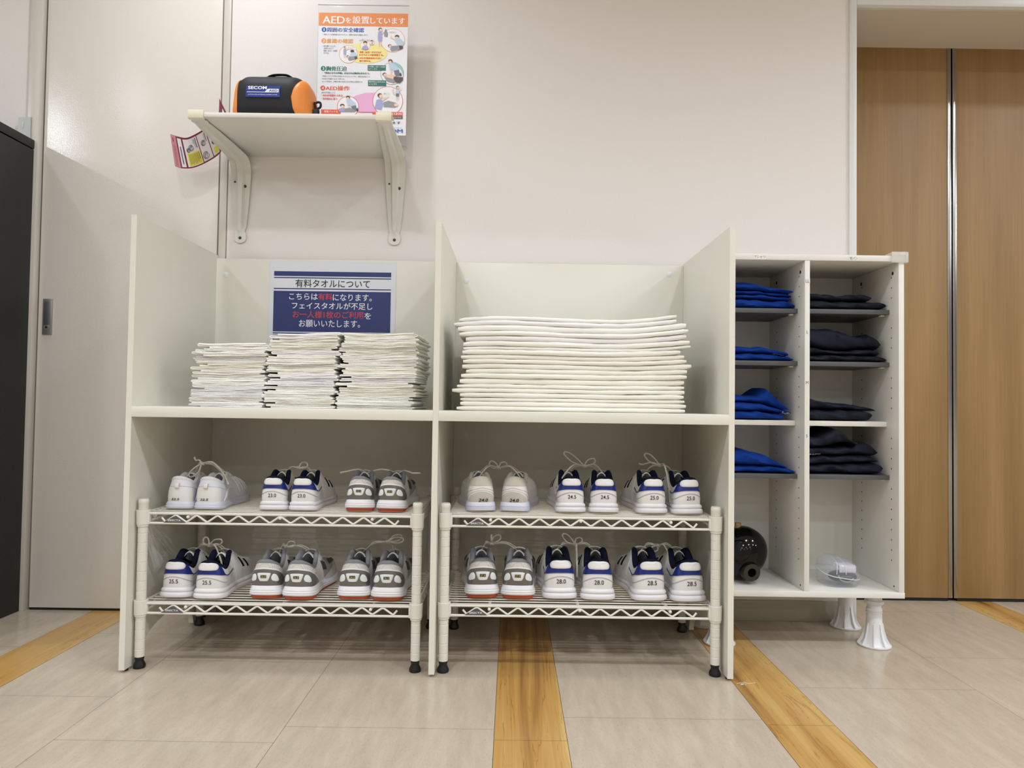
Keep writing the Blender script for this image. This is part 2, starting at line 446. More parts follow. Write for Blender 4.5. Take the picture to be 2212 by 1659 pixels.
    mb = MB(); mb.box(-.972, 1.132, YW - .006, YW, 0, .068, .0015); struct(mb, 'baseboard_back', M_base)
    # rest of the room, behind and beside the camera
    mb = MB(); mb.box(-8, 8, -7, .9, CEIL, CEIL + .05); struct(mb, 'ceiling', M_ceil)
    mb = MB(); mb.box(-8.1, -8, -7, .9, 0, CEIL); struct(mb, 'wall_left', M_far)
    mb = MB(); mb.box(8, 8.1, -7, .9, 0, CEIL); struct(mb, 'wall_right', M_far)
    mb = MB(); mb.box(-8, 8, -7.1, -7, 0, CEIL); struct(mb, 'wall_behind', M_far)
build_room()

# ================================================================== BLACK CABINET + BRACKET
def build_black_cabinet():
    t = thing('black_cabinet', (-1.86, .3, 0), 'tall black steel cabinet standing against the wall left of the cream door', 'cabinet')
    mb = MB(); mb.box(-2.1, -1.626, .05, .525, .0, 1.545, .002); build(mb, 'body', M_black, t)
    mb = MB(); mb.box(-2.1, -1.6245, .048, .527, 1.548, 1.578, .002); build(mb, 'top_panel', M_black, t)
    mb = MB(); mb.box(-2.094, -1.632, .034, .05, .03, 1.54, .002); build(mb, 'door', M_black, t)
    mb = MB()
    pts = [(-1.680, 1.655), (-1.680, 1.60), (-1.637, 1.58), (-1.637, 1.656)]
    bm = bmesh.new()
    mb.prism(pts[::-1], 'y', YW - .0155, YW - .0125)
    mb.box(-1.68, -1.637, YW - .0155, YW - .001, 1.58, 1.583)
    b = thing('angle_bracket', (-1.66, YW, 1.61), 'grey zinc bracket screwed to the door frame above the black cabinet', 'bracket')
    build(mb, 'plate', M_zinc, b)
    mb = MB(); mb.box(-1.667, -1.661, YW - .0162, YW - .0155, 1.617, 1.64, .0003); build(mb, 'slot', mat('slot_light', (215, 213, 208), .6), b)
    for z in (1.636, 1.612):
        mb = MB(); mb.lathe([(0, -.003), (.0032, -.0025), (.0045, 0)], (-1.649, YW - .0155, z), 14, Matrix.Rotation(-PI / 2, 3, 'X').inverted())
        build(mb, 'screw', M_screw, b)
build_black_cabinet()

# ================================================================== CARREL (double desk unit)
def panel_poly(y0, y1, z0, z1):
    pts = [(y0, z0)]
    a, b, h = .07, .40, .082
    for k in range(0, 25):
        th = PI - PI * k / 24
        pts.append(((a + b) / 2 + (b - a) / 2 * math.cos(th), z0 + h * math.sin(th)))
    pts += [(y1, z0), (y1, z1), (y0, z1)]
    return pts
def build_carrel():
    t = thing('desk_carrel', (-.2, .26, 0), 'cream laminate double desk carrel with tall dividers against the wall', 'desk')
    for (x0, x1, z1) in ((-1.008, -.993, 1.195), (-.206, -.191, 1.190), (.568, .583, 1.185)):
        mb = MB()
        pts = panel_poly(.001, .522, .007, z1)
        n = len(pts)
        # side faces split so the concave outline stays clean
        bm = bmesh.new()
        fv = [bm.verts.new((x0, p[0], p[1])) for p in pts]
        f = bm.faces.new(fv); r = bmesh.ops.extrude_face_region(bm, geom=[f])
        for v in [g for g in r['geom'] if isinstance(g, bmesh.types.BMVert)]: v.co.x = x1
        bmesh.ops.recalc_face_normals(bm, faces=bm.faces[:])
        bmesh.ops.triangulate(bm, faces=[q for q in bm.faces if len(q.verts) > 4])
        mb.bm(bm)
        sp = build(mb, 'side_panel', M_lam, t, 20)
        for y in (.022, .49):
            mb = MB(); mb.cyl(((x0 + x1) / 2 - .0, y, 0), ((x0 + x1) / 2, y, .008), .007, .0065, 14)
            build(mb, 'glide_foot', M_blackrub, sp)
    for (x0, x1, zt) in ((-.993, -.206, .690), (-.191, .568, .690)):
        mb = MB(); mb.box(x0, x1, .0, .505, zt - .027, zt, .0012); build(mb, 'worktop', M_lam, t)
        mb = MB(); mb.box(x0, x1, .506, .522, .075, 1.183 if x0 < -.5 else 1.180, .0012); bp = build(mb, 'back_panel', M_lam, t)
        for cx, cz in (((-.962, 1.129), (-.24, 1.128), (-.962, .606)) if x0 < -.5 else ((-.158, 1.118), (.520, 1.150), (-.15, .606))):
            mb = MB(); mb.lathe([(0, -.0022), (.007, -.0018), (.0095, -.0006), (.0095, .001)], (cx, .506, cz), 20, Matrix.Rotation(PI / 2, 3, 'X').inverted())
            build(mb, 'screw_cap', mat('cap_white', (222, 224, 228), .4), bp)
build_carrel()

# ================================================================== WIRE RACKS
def wire_rack(ox, z_up, z_lo, W, name_label):
    """ox: x of left post; W: post spacing"""
    t = thing('wire_rack', (ox, 0, 0), name_label, 'rack', 'wire shoe racks under the desks')
    Y0, Y1 = .042, .405
    for px in (0, W):
        for py in (Y0, Y1):
            mb = MB(); x = ox + px
            mb.cur = 0
            prof = [(.0, .030), (.0125, .030)]
            z = .05; mb2 = [];
            while z < .43:
                prof += [(.0127, z - .0014), (.0119, z - .0006), (.0119, z + .0006), (.0127, z + .0014)]; z += .0254
            prof += [(.0127, .432), (.0133, .433), (.0133, .441), (.0115, .4445), (0, .4445)]
            mb.lathe(prof, (x, py, 0), 24)
            p = build(mb, 'post', M_powder, t, 40)
            mb = MB(); mb.lathe([(0, 0), (.0145, 0), (.0155, .003), (.0155, .008), (.0105, .018), (.0105, .022), (.0115, .023), (.0115, .030), (0, .030)], (x, py, 0), 18)
            build(mb, 'levelling_foot', M_blackrub, p)
    for zs in (z_up, z_lo):
        r = .0033
        xa, xb = ox, ox + W
        mb = MB()
        ny = 15
        for i in range(ny):     # wires of the deck run along the rack
            y = Y0 + .012 + (Y1 - Y0 - .024) * i / (ny - 1)
            mb.tube([(xa + .006, y, zs + .0008), (xb - .006, y, zs + .0008)], .0018, 6)
        for x in (xa + .12, xa + W / 2, xb - .12):
            mb.tube([(x, Y0 - .004, zs - .0082), (x, Y1 + .004, zs - .0082)], .0042, 8)
            for yy in (Y0 - .004, Y1 + .004): mb.sphere((x, yy, zs - .0082), .0044, 10, 6)
        deck = build(mb, 'wire_deck', M_powder, t)
        def truss(p0, p1, nz):
            m2 = MB(); p0 = V3(*p0); p1 = V3(*p1)
            for dz in (0, -.0255): m2.tube([p0 + V3(0, 0, dz), p1 + V3(0, 0, dz)], r, 10)
            L = np.linalg.norm(p1 - p0); d = (p1 - p0) / L
            zz = []
            n = nz * 2
            st, en = .050, L - .050
            pts = []
            pts.append(p0 + d * (st - .010) + V3(0, 0, -.0165 + .006))
            for k in range(n + 1):
                pts.append(p0 + d * (st + (en - st) * k / n) + V3(0, 0, -.0222 if k % 2 == 0 else -.0032))
            pts.append(p0 + d * (en + .010) + V3(0, 0, -.0105))
            # rounded corners
            q = []
            for i, p in enumerate(pts):
                if 0 < i < len(pts) - 1:
                    a = p + (pts[i - 1] - p) * .13; b = p + (pts[i + 1] - p) * .13
                    q += [a, (a + b + 2 * p) / 4, b]
                else: q.append(p)
            m2.tube(q, .0027, 8)
            return m2
        for y in (Y0 - .002, Y1 + .002):
            build(truss((xa + .010, y, zs), (xb - .010, y, zs), 11), 'truss_rail', M_powder, deck)
        for x in (xa, xb):
            build(truss((x, Y0 + .01, zs), (x, Y1 - .01, zs), 5), 'truss_rail', M_powder, deck)
        for x in (xa, xb):
            for y in (Y0, Y1):
                mb = MB(); mb.lathe([(.0132, -.034), (.0152, -.034), (.0152, -.029), (.0168, -.0285), (.0178, .0085), (.017, .0095), (.0132, .0095)], (x, y, zs), 24)
                sx = 1 if x == xa else -1
                mb.box(x - .004 if sx > 0 else x - .019, x + .019 if sx > 0 else x + .004, y - .0075, y + .0075, zs - .029, zs + .0035, .002)
                build(mb, 'corner_collar', M_powder, deck)
        # name plate in the second valley of the front truss
        mb = MB(); x0 = xa + .010 + .050 - .002
        pitch = (W - .02 - .1) / 11
        xs0 = x0 - .002; yy = Y0 - .0065
        mb.prism([(xs0, zs - .0225), (xs0 + pitch * 1.06, zs - .0225), (xs0 + pitch * .58, zs - .0070), (xs0 + pitch * .48, zs - .0070)], 'y', yy, yy + .0014)
        npl = build(mb, 'nameplate', M_plate, deck, 20)
        mb = MB(); c = xs0 + pitch * .53
        mb.text('ERECTA', (c - .017, c + .017, zs - .0195, zs - .0145), lambda a, b: (a, yy - .0003, b), .02, keep=False)
        build(mb, 'lettering', M_pt, npl)
    return t
RZ = {}
wire_rack(-.975, .4065, .1695, .729, 'white wire rack of six shoe pairs under the left desk, below the small towels')
wire_rack(-.172, .4095, .1745, .719, 'white wire rack of six shoe pairs under the right desk, below the bath towels')

# ================================================================== SHOES
M_sh_white = mat('shoe_white_leather', (228, 227, 224), .42, spec=.45, bump=(260, .06))
M_sh_lilac = mat('shoe_white_mesh', (222, 222, 230), .75, bump=(900, .3))
M_sole_w = mat('midsole_white', (229, 227, 230), .5, bump=(200, .04))
M_sole_l = mat('midsole_lilac', (214, 213, 228), .45)
M_sole_g = mat('outsole_pale', (205, 200, 188), .6)
M_orange = mat('gum_orange_rubber', (186, 84, 48), .55)
M_blue = mat('metallic_blue_band', (32, 48, 128), .3, .25, bump=(500, .25))
M_navy = mat('navy_lining', (15, 20, 40), .9, spec=.15)
M_grey = mat('silver_grey_counter', (120, 117, 113), .28, .45)
M_greyl = mat('grey_lining', (126, 127, 130), .9)
M_whitel = mat('white_lining', (214, 213, 216), .9)
M_beige = mat('beige_suede', (196, 192, 180), .95, bump=(900, .4))
M_win = mat('white_gloss_window', (226, 230, 230), .25)
M_lace = mat('lace_cotton', (214, 209, 199), .9, bump=(1500, .4, .001))
M_ink = mat('black_ink', (18, 17, 20), .6)
M_gold = mat('gold_digits', (198, 176, 110), .5)
M_seam = mat('seam_grey', (196, 195, 192), .6)
M_dark = mat('insole_dark', (40, 40, 46), .9)
M_meshg = mesh_fabric('speckled_mesh', (206, 203, 197), (120, 116, 112), 300.0)

class ShoeGeo:
    def __init__(self, kind, side, L=.29):
        self.L = L; self.kind = kind; self.side = side
        foot = [(0, 0), (.085, .012), (.133, .055), (.147, .14), (.138, .26), (.134, .38), (.152, .52), (.176, .66), (.170, .78), (.135, .89), (.075, .972), (-.02, 1.0),
                (-.098, .965), (-.150, .87), (-.166, .74), (-.150, .60), (-.118, .45), (-.114, .32), (-.130, .2), (-.146, .12), (-.132, .055), (-.085, .012)]
        P = spline(foot, 12, True)
        it = int(np.argmax(P[:, 1]))
        a = resample(P[:it + 1], 129); b = resample(np.vstack([P[it:], P[:1]]), 129)
        self.foot = np.vstack([a[:-1], b[:-1]]) * L            # 256 points, s=0 heel
        self.zb = {'A': .085, 'a': .10, 'B': .097, 'C': .122}[kind] * L
        self.zf = {'A': .080, 'a': .085, 'B': .085, 'C': .085}[kind] * L
        hz = {'A': .335, 'a': .34, 'B': .343, 'C': .345}[kind]
        horn = {'A': .345, 'a': .35, 'B': .375, 'C': .37}[kind]
        dip = {'A': .275, 'a': .29, 'B': .268, 'C': .272}[kind]
        half = [(0, .030, hz), (.055, .043, hz - .006), (.096, .095, (hz + dip) / 2), (.110, .17, dip), (.106, .255, dip + .03), (.092, .335, horn), (.072, .40, horn - .008),
                (.056, .48, .325), (.050, .56, .285), (.043, .63, .25), (.024, .685, .226), (0, .70, .22)]
        full = half + [(-x, y, z) for x, y, z in half[-2:0:-1]]
        T = spline(full, 14, True); it = (len(half) - 1) * 14
        a = resample(T[:it + 1], 129); b = resample(np.vstack([T[it:], T[:1]]), 129)
        self.top = np.vstack([a[:-1], b[:-1]]) * L
        y = self.foot[:, 1] / L
        # bottom edge of the upper
        n2 = self.n2d(self.foot)
        zz = self.zs(y)
        self.bot = np.column_stack([self.foot + n2 * (-.0055 * L / .29), zz - .003])
        self.ntop = self.n2d(self.top[:, :2])
        amp = np.interp(y, [0, .1, .3, .5, .75, 1], [.004, .004, .003, .007, .017, .019]) * L / .29
        up = np.interp(y, [0, .3, .5, .8, 1], [0, 0, .5, 1.5, 1.5])
        D = np.column_stack([n2, up]); D /= np.linalg.norm(D, axis=1)[:, None]
        self.bul = D * amp[:, None]
    def n2d(self, P):
        d = np.roll(P, -1, 0) - np.roll(P, 1, 0)
        n = np.column_stack([d[:, 1], -d[:, 0]]); return n / np.linalg.norm(n, axis=1)[:, None]
    def spring(self, y): return .030 * self.L * np.clip((y - .68) / .32, 0, 1) ** 2
    def zs(self, y):
        wav = .008 * self.L * np.exp(-(y / .06) ** 2) if self.kind in 'BC' else 0
        return np.interp(y, [0, .3, .55, 1], [self.zb, self.zb * .9, self.zf, self.zf * .98]) + self.spring(y) + wav
    def _i(self, arr, s):
        s = (np.asarray(s, float) % 1.0) * 256; i = np.floor(s).astype(int) % 256; f = (s - np.floor(s))[..., None]
        return arr[i] * (1 - f) + arr[(i + 1) % 256] * f
    def raw(self, s, t):
        if self.side < 0: s = -np.asarray(s)
        b = self._i(self.bot, s); c = self._i(self.top, s); k = self._i(self.bul, s)
        t = np.asarray(t, float)[..., None]
        p = b * (1 - t) + c * t + k * 4 * t * (1 - t)
        if self.side < 0: p = p * np.array([-1, 1, 1])
        return p
    def S(self, s, t, off=0.0):
        s, t = np.broadcast_arrays(np.asarray(s, float), np.asarray(t, float))
        p = self.raw(s, t)
        e = 2e-3
        ds = self.raw(s + e, t) - self.raw(s - e, t); dt = self.raw(s, t + .02) - self.raw(s, t - .02)
        n = np.cross(ds, dt); n /= (np.linalg.norm(n, axis=-1)[..., None] + 1e-12)
        return p + n * np.asarray(off)[..., None]
    def scale(self, s0, t0):
        a = np.linalg.norm(self.raw(s0 + .005, t0) - self.raw(s0 - .005, t0)) / .01
        b = np.linalg.norm(self.raw(s0, t0 + .05) - self.raw(s0, t0 - .05)) / .1
        return a, b
    # patches ------------------------------------------------------
    def strip(self, mb, s0, s1, lo, hi, off=.0012, ns=40, nt=6, skirt=True):
        ss = np.linspace(s0, s1, ns); rows = []
        tt = np.linspace(0, 1, nt)
        if skirt: tt = np.r_[0, tt, 1]
        O = np.full(len(tt), off)
        if skirt: O[0] = O[-1] = -.0004
        P = np.zeros((ns, len(tt), 3))
        for i, s in enumerate(ss):
            a = lo(s); b = hi(s); o = O.copy()
            if skirt and (i == 0 or i == ns - 1): o[:] = -.0004
            P[i] = self.S(np.full(len(tt), s), a + (b - a) * tt, o)
        mb.grid(P, flip=False); return mb
    def blob(self, mb, pts, s0, t0, off=.002, round_n=6, edge=.0002):
        """convex rounded polygon pts (x,z in metres about heel point s0,t0) puffed onto the surface"""
        a, b = self.scale(s0, t0)
        Q = spline(pts, round_n, True)
        c = Q.mean(0)
        rings = []
        for k, o in ((1.0, -.0004), (.97, off * .6), (.9, off), (.65, off * 1.1), (.35, off * 1.15), (.0005, off * 1.15)):
            R = c + (Q - c) * k
            rings.append(self.S(s0 + R[:, 0] / a, t0 + R[:, 1] / b, np.full(len(R), o)))
        mb.grid(np.array(rings), cv=True, flip=False)
        return mb
    def text(self, mb, s, w, h, s0, t0, off=.0009, slant=0., bold=0.):
        a, b = self.scale(s0, t0)
        fn = lambda x, z: self.S(s0 + x / a, t0 + z / b, off)
        return mb.text(s, (-w / 2, w / 2, -h / 2, h / 2), fn, bold, keep=False, slant=slant)
    def line(self, mb, ss, ts, r=.0006, off=.0004):
        P = self.S(np.array(ss), np.array(ts), off); return mb.tube(P, r, 5)

def sole_mesh(g):
    L = g.L; k = L / .29
    A = MB(); O = MB()
    foot = g.foot.copy(); n2 = g.n2d(foot); y = foot[:, 1] / L; top = g.zs(y); spr = g.spring(y)
    heelbev = np.interp(y, [0, .05, .12], [.004, .002, 0]) * k
    if g.kind == 'B': prof = [(.05, -.003), (.10, .0012), (.30, .0025), (.50, .0012), (.545, -.0005), (.565, -.0028), (.60, -.0012), (.78, .0002), (.95, -.0022), (1.0, -.005), (1.02, -.0085)]
    elif g.kind == 'C': prof = [(.26, -.001), (.32, .0028), (.42, .0034), (.47, .0018), (.52, .0032), (.58, .0028), (.63, .001), (.68, .0018), (.74, .0012), (.79, -.0004), (.92, -.001), (1.0, -.004), (1.02, -.0085)]
    elif g.kind == 'a': prof = [(.05, -.002), (.08, .001), (.45, .0012), (.48, -.0006), (.52, -.0006), (.55, .0006), (.93, -.0016), (1.0, -.004), (1.02, -.0085)]
    else: prof = [(.05, -.003), (.12, .0012), (.40, .0022), (.48, .0006), (.52, .0006), (.70, .0006), (.95, -.0016), (1.0, -.005), (1.02, -.0085)]
    rings = []
    for f, o in prof:
        z = spr * (1 - f) + top * f + heelbev * (1 - f)
        rings.append(np.column_stack([foot + n2 * o * k, z]))
    R = np.array(rings)
    # outsole
    f0 = prof[0][0]
    orr = []
    for f, o in ((0.0, -.008), (0.0, -.0035), (f0 * .5, prof[0][1] - .0006), (f0, prof[0][1] + .0002), (f0 + .01, prof[0][1] - .004)):
        z = spr * (1 - f) + top * f + heelbev * (1 - f)
        orr.append(np.column_stack([foot + n2 * o * k, z]))
    Q = np.array(orr)
    if g.side < 0: R = R * np.array([-1, 1, 1]); Q = Q * np.array([-1, 1, 1])
    A.grid(R, cv=True, flip=g.side < 0); n0 = (len(prof) - 1) * 256
    A.f.append(tuple(n0 + i for i in range(256)) if g.side > 0 else tuple(n0 + 255 - i for i in range(256))); A.m.append(0)
    O.grid(Q, cv=True, flip=g.side < 0)
    O.f.append(tuple(255 - i for i in range(256)) if g.side > 0 else tuple(range(256))); O.m.append(0)
    return A, O

def heel_polys(k):
    c = [(-.0155, .0095), (0, .0105), (.0155, .0095), (.0165, .006), (.0105, -.0085), (.006, -.0105), (-.006, -.0105), (-.0105, -.0085), (-.0165, .006)]
    w = [(-.0088, .004), (-.004, .0095), (.0035, .0085), (.0085, .001), (.0095, -.006), (.004, -.0085), (-.006, -.007), (-.0095, -.003)]
    k *= 1.08; return [(x * k, z * k) for x, z in c], [(x * k, z * k) for x, z in w]

def make_shoe(kind, side):
    g = ShoeGeo(kind, side); L = g.L; k = L / .29
    nm = {'A': 'running_shoe', 'a': 'running_shoe', 'B': 'running_shoe', 'C': 'running_shoe'}[kind]
    t = thing(nm, (0, 0, 0), 'x', 'shoe')
    A, O = sole_mesh(g)
    build(A, 'midsole', M_sole_l if kind in 'Aa' else M_sole_w, t, 50)
    build(O, 'outsole', M_orange if kind == 'C' else M_sole_g, t, 50)
    # upper
    mb = MB(); ss = np.arange(128) / 128; tt = np.linspace(0, 1, 15)
    P = g.S(ss[:, None], tt[None, :]); mb.grid(P, cu=True)
    up = build(mb, 'upper', M_sh_lilac if kind == 'A' else M_sh_white, t, 60)
    # lining: padded collar rolled over the top line, going down inside
    yT = g.top[:, 1] / L
    kk = np.interp(yT, [0, .36, .46, .7], [1, 1, .45, .2])
    pad = 1.15 if kind == 'B' else .95
    mb = MB(); rings = []
    nt = np.column_stack([g.ntop, np.zeros(256)])
    for o, dz in ((.0016, -.004), (.0018, .001), (-.0005, .0048), (-.005, .0058), (-.0095, .0022), (-.0115, -.006), (-.0118, -.016)):
        ov = o * kk * pad if o < 0 else np.full(256, o)
        r = g.top + nt * ov[:, None]
        r = r + np.array([0, 0, 1]) * (dz * np.maximum(kk, .35))[:, None]; rings.append(r)
    inn = g.bot * .55 + g.top * .45 + g.bul
    n2 = np.column_stack([g.n2d(g.foot), np.zeros(256)])
    rings.append(inn - n2 * (.010 * k)); low = g.bot * .9 + g.top * .1 - n2 * (.009 * k); rings.append(low)
    c = low.mean(0); c[2] = g.zb + .002
    rings.append(c + (low - c) * .02 + np.array([0, 0, 0]))
    R = np.array(rings)
    if side < 0: R = R * np.array([-1, 1, 1])
    mb.grid(R, cv=True, flip=side < 0)
    lin_m = {'A': M_whitel, 'a': M_beige, 'B': M_navy, 'C': M_greyl}[kind]
    build(mb, 'collar_lining', lin_m, t, 70)
    # tongue
    mb = MB()
    cl = spline([(0, .70, .218), (0, .60, .262), (0, .50, .308), (0, .42, .345), (0, .365, .375), (0, .335, .392 if kind != 'A' else .375)], 6) * L
    hw = np.interp(np.linspace(0, 1, len(cl)), [0, .3, .8, .95, 1], [.025, .042, .062, .060, .045]) * L
    G = np.zeros((len(cl), 9, 3)); 
    for i, p in enumerate(cl):
        for j in range(9):
            u = -1 + j / 4; G[i, j] = p + V3(u * hw[i], 0, -.012 * k * u * u - .004 * k)
    G2 = G + V3(0, -.003, -.003) * k
    ring = np.concatenate([G, G2[:, ::-1]], 1)
    mb.grid(ring, cv=True); o0 = (len(cl) - 1) * 18
    mb.f.append(tuple(o0 + q for q in range(18))); mb.m.append(0)
    build(mb, 'tongue', {'A': M_sh_lilac, 'a': M_whitel, 'B': M_sh_white, 'C': M_whitel}[kind], t, 60)
    # laces across the throat
    mb = MB()
    rows = np.linspace(.30, .455, 6)
    for i, s in enumerate(rows):
        a = g.S(s, .93, .0025); b = g.S(-s, .93, .0025)
        m = (a + b) / 2 + V3(0, 0, .010 * k)
        if i % 2: a, b = a + V3(0, -.004, 0), b + V3(0, .004, 0)
        q = spline([a - V3(0, 0, .004), a + (m - a) * .35 + V3(0, 0, .002), m, b + (m - b) * .35 + V3(0, 0, .002), b - V3(0, 0, .004)], 5)
        mb.tube(q, .0044 * k, 6, rz=.0018 * k)
        if i < 5:
            s2 = rows[i + 1]
            e = g.S(-s2, .93, .003); q = spline([a, (a + e) / 2 + V3(0, 0, .007 * k), e], 6); mb.tube(q, .003 * k, 6, rz=.0015 * k)
    build(mb, 'laces', M_lace, t)
    # ---- decoration
    if kind == 'B':
        mb = MB()
        def hi(s):
            a = abs(s)
            return float(np.interp(a, [0, .062, .078, .092, .10, .2], [.985, .985, .93, .72, .645, .625]))
        def lo(s): return float(np.interp(abs(s), [0, .06, .10, .2], [.575, .575, .595, .59]))
        g.strip(mb, -.205, .205, lo, hi, .0010, 90, 7); build(mb, 'blue_heel_band', M_blue, t, 50)
        mb = MB(); a, b = g.scale(0, .84)
        pts = [(-.026, .009), (-.013, .0102), (0, .0096), (.013, .0102), (.026, .009), (.0295, .002), (.0235, -.0075), (.012, -.0105), (0, -.0108), (-.012, -.0105), (-.0235, -.0075), (-.0295, .002)]
        g.blob(mb, [(x * k, z * k) for x, z in pts], 0, .858, .0042); build(mb, 'heel_pad', M_sh_white, t, 60)
        mb = MB()
        ss = np.linspace(-.20, .20, 70); ts = .33 + .17 * np.cos(np.clip(np.abs(ss) / .095, 0, 2) * PI) * .5 + .05
        g.line(mb, ss, ts, .00075); g.line(mb, ss, ts - .025, .0004)
        g.line(mb, ss, np.full(70, .555), .0004)
        build(mb, 'stitched_seam', M_seam, up)
        for sg in (1, -1):
            mb = MB()
            g.strip(mb, sg * .285 if sg > 0 else -.305, .305 if sg > 0 else -.285, lambda s: .36, lambda s: .74, .001, 6, 5)
            g.strip(mb, .325 if sg > 0 else -.345, .345 if sg > 0 else -.325, lambda s: .30, lambda s: .62, .001, 6, 5)
            build(mb, 'side_stripe', M_navy, t, 50)
            mb = MB()
            g.strip(mb, .215 if sg > 0 else -.275, .275 if sg > 0 else -.215, lambda s: .05, lambda s: .97, .0008, 16, 6); build(mb, 'side_overlay', M_sh_white, up, 50)
    if kind == 'C':
        mb = MB()
        up_e = lambda s: float(np.interp(abs(s), [0, .06, .10, .135, .16], [.715, .69, .59, .38, .14]))
        lo_e = lambda s: float(np.interp(abs(s), [0, .05, .09, .16], [.06, .05, .03, .02]))
        g.strip(mb, -.16, .16, lo_e, up_e, .0016, 70, 8); build(mb, 'silver_heel_counter', M_grey, t, 50)
        mb = MB(); g.strip(mb, -.17, .17, lambda s: up_e(s) + .0, lambda s: up_e(s) + .055, .0012, 70, 4); build(mb, 'trim_line', M_sh_white, up, 50)
        mb = MB(); g.strip(mb, -.145, .145, lambda s: up_e(s) + .05, lambda s: .985, .0006, 60, 6); build(mb, 'speckled_mesh_collar', M_meshg, t, 50)
        c, w = heel_polys(k)
        mb = MB(); g.blob(mb, c, 0, .405, .0032); wc = build(mb, 'heel_window', M_win, t, 50)
        for sg in (1, -1):
            mb = MB(); g.blob(mb, [(sg * x, z) for x, z in (w if sg > 0 else w[::-1])][::1] if sg > 0 else [(-x, z) for x, z in w[::-1]], sg * .0475, .375, .003)
            build(mb, 'heel_window', M_win, t, 50)
            mb = MB()
            if sg > 0: s0, s1 = .225, .345
            else: s0, s1 = -.345, -.225
            q = lambda s: (abs(s) - .225) / .12
            g.strip(mb, s0, s1, lambda s: .10 + .25 * q(s), lambda s: .80 - .12 * q(s) - .25 * max(0, .3 - q(s)), .001, 24, 6); build(mb, 'side_panel', mat('side_silver', (172, 170, 172), .45, .2), t, 50)
            mb = MB(); g.strip(mb, s0 if sg > 0 else -.262, .262 if sg > 0 else s1, lambda s: .42 - .3 * q(s), lambda s: .80 - .75 * q(s), .0022, 12, 4)
            g.strip(mb, .30 if sg > 0 else -.40, .40 if sg > 0 else -.30, lambda s: .45, lambda s: .62 + .1 * (1 - q(s)), .0022, 14, 4)
            build(mb, 'side_stripe', mat('dark_stripe', (70, 68, 70), .5), t, 50)
    if kind == 'A':
        mb = MB(); g.strip(mb, -.085, .085, lambda s: .02, lambda s: .66 if abs(s) < .083 else .6, .001, 40, 6); build(mb, 'heel_patch', M_sh_white, t, 50)
        mb = MB()
        p0 = g.S(0, .80, .001); p1 = g.S(0, .60, .001); pm = (p0 + p1) / 2 + V3(0, -.007, 0) * k
        q = spline([p0, p0 * .6 + pm * .4 + V3(0, -.003, .001), pm, p1 * .6 + pm * .4 + V3(0, -.003, -.001), p1], 5)
        mb.tube(q, .0062 * k, 8, rz=.0015 * k, up=(0, -1, .2)); build(mb, 'pull_tab', mat('tab_pale', (226, 221, 218), .6), t)
        mb = MB()
        for h in (.30, .40, .50):
            for s0, s1 in ((.11, .27), (-.27, -.11)):
                ss = np.linspace(s0, s1, 24); m = (s0 + s1) / 2
                g.line(mb, ss, .05 + h * (1 - ((ss - m) / (.5 * (s1 - s0))) ** 2), .0022 * k, .0005)
        for s0 in (.29, .32, .35, .38):
            for sg in (1, -1): g.line(mb, np.full(10, sg * s0), np.linspace(.2, .85, 10), .0016 * k, .0004)
        build(mb, 'moulded_ribs', M_sh_white, up)
        mb = MB(); g.line(mb, np.linspace(-.16, .16, 40), np.full(40, .68), .0006); build(mb, 'stitched_seam', M_seam, up)
    if kind == 'a':
        mb = MB(); g.strip(mb, -.072, .072, lambda s: .03, lambda s: .03 + .44 * math.sqrt(max(0, 1 - (s / .0725) ** 2)), .0014, 40, 6); build(mb, 'suede_heel_patch', M_beige, t, 50)
        mb = MB(); g.strip(mb, -.10, .10, lambda s: .70 + .1 * (s / .1) ** 2, lambda s: .985, .0012, 40, 5); build(mb, 'suede_collar', M_beige, t, 50)
        mb = MB(); g.line(mb, np.linspace(-.16, .16, 50), .62 - .25 * np.abs(np.linspace(-1, 1, 50)), .0007); g.line(mb, np.linspace(-.11, .11, 40), .52 - .4 * np.linspace(-1, 1, 40) ** 2, .0006)
        build(mb, 'stitched_seam', M_seam, up)
        mb = MB()
        for sg in (1, -1):
            g.strip(mb, .17 if sg > 0 else -.32, .32 if sg > 0 else -.17, lambda s: .02, lambda s: .55, .0012, 16, 5)
        build(mb, 'side_overlay', M_sh_white, up, 50)
    return t, g
PROTO = {}
for kd in 'ABCa':
    for sd in (1, -1):
        PROTO[kd, sd] = make_shoe(kd, sd) + ([False],)

def place_shoe(kind, side, size, num, x, y, z, rot, label, group):
    t, g, used = PROTO[kind, side]
    o = t if not used[0] else copy_tree(t)
    used[0] = True
    sc = (.0105 * size + .0222) / .29
    return o, sc, g
SHOES = []
def shoe_pair(kind, size, num, p0, p1, z, r0, r1, where, shelf, style):
    prs = []
    for side, (x, y), rot in ((-1, p0, r0), (1, p1, r1)):
        prs.append((kind, side, size, num, x, y, z, rot, where, shelf, style))
    SHOES.append(prs)
ZU1, ZL1, ZU2, ZL2 = .4065 + .0030, .1695 + .0030, .4095 + .0030, .1745 + .0030
shoe_pair('A', 22.5, '22.5', (-.905, .078), (-.826, .076), ZU1, 0, 0, 'all white pair with a handwritten size', 'upper shelf of the left rack', 1)
shoe_pair('B', 23.0, '23.0', (-.648, .078), (-.568, .077), ZU1, 1, -1, '23.0', 'upper shelf of the left rack', 0)
shoe_pair('C', 23.5, '23.5', (-.413, .083), (-.328, .080), ZU1, 2, -2, '23.5', 'upper shelf of the left rack', 5)
shoe_pair('B', 25.5, '25.5', (-.904, .066), (-.811, .058), ZL1, 0, 0, '25.5', 'lower shelf of the left rack', 2)
shoe_pair('C', 26.0, '26.0', (-.662, .070), (-.572, .064), ZL1, 0, -2, '26.0', 'lower shelf of the left rack', 3)
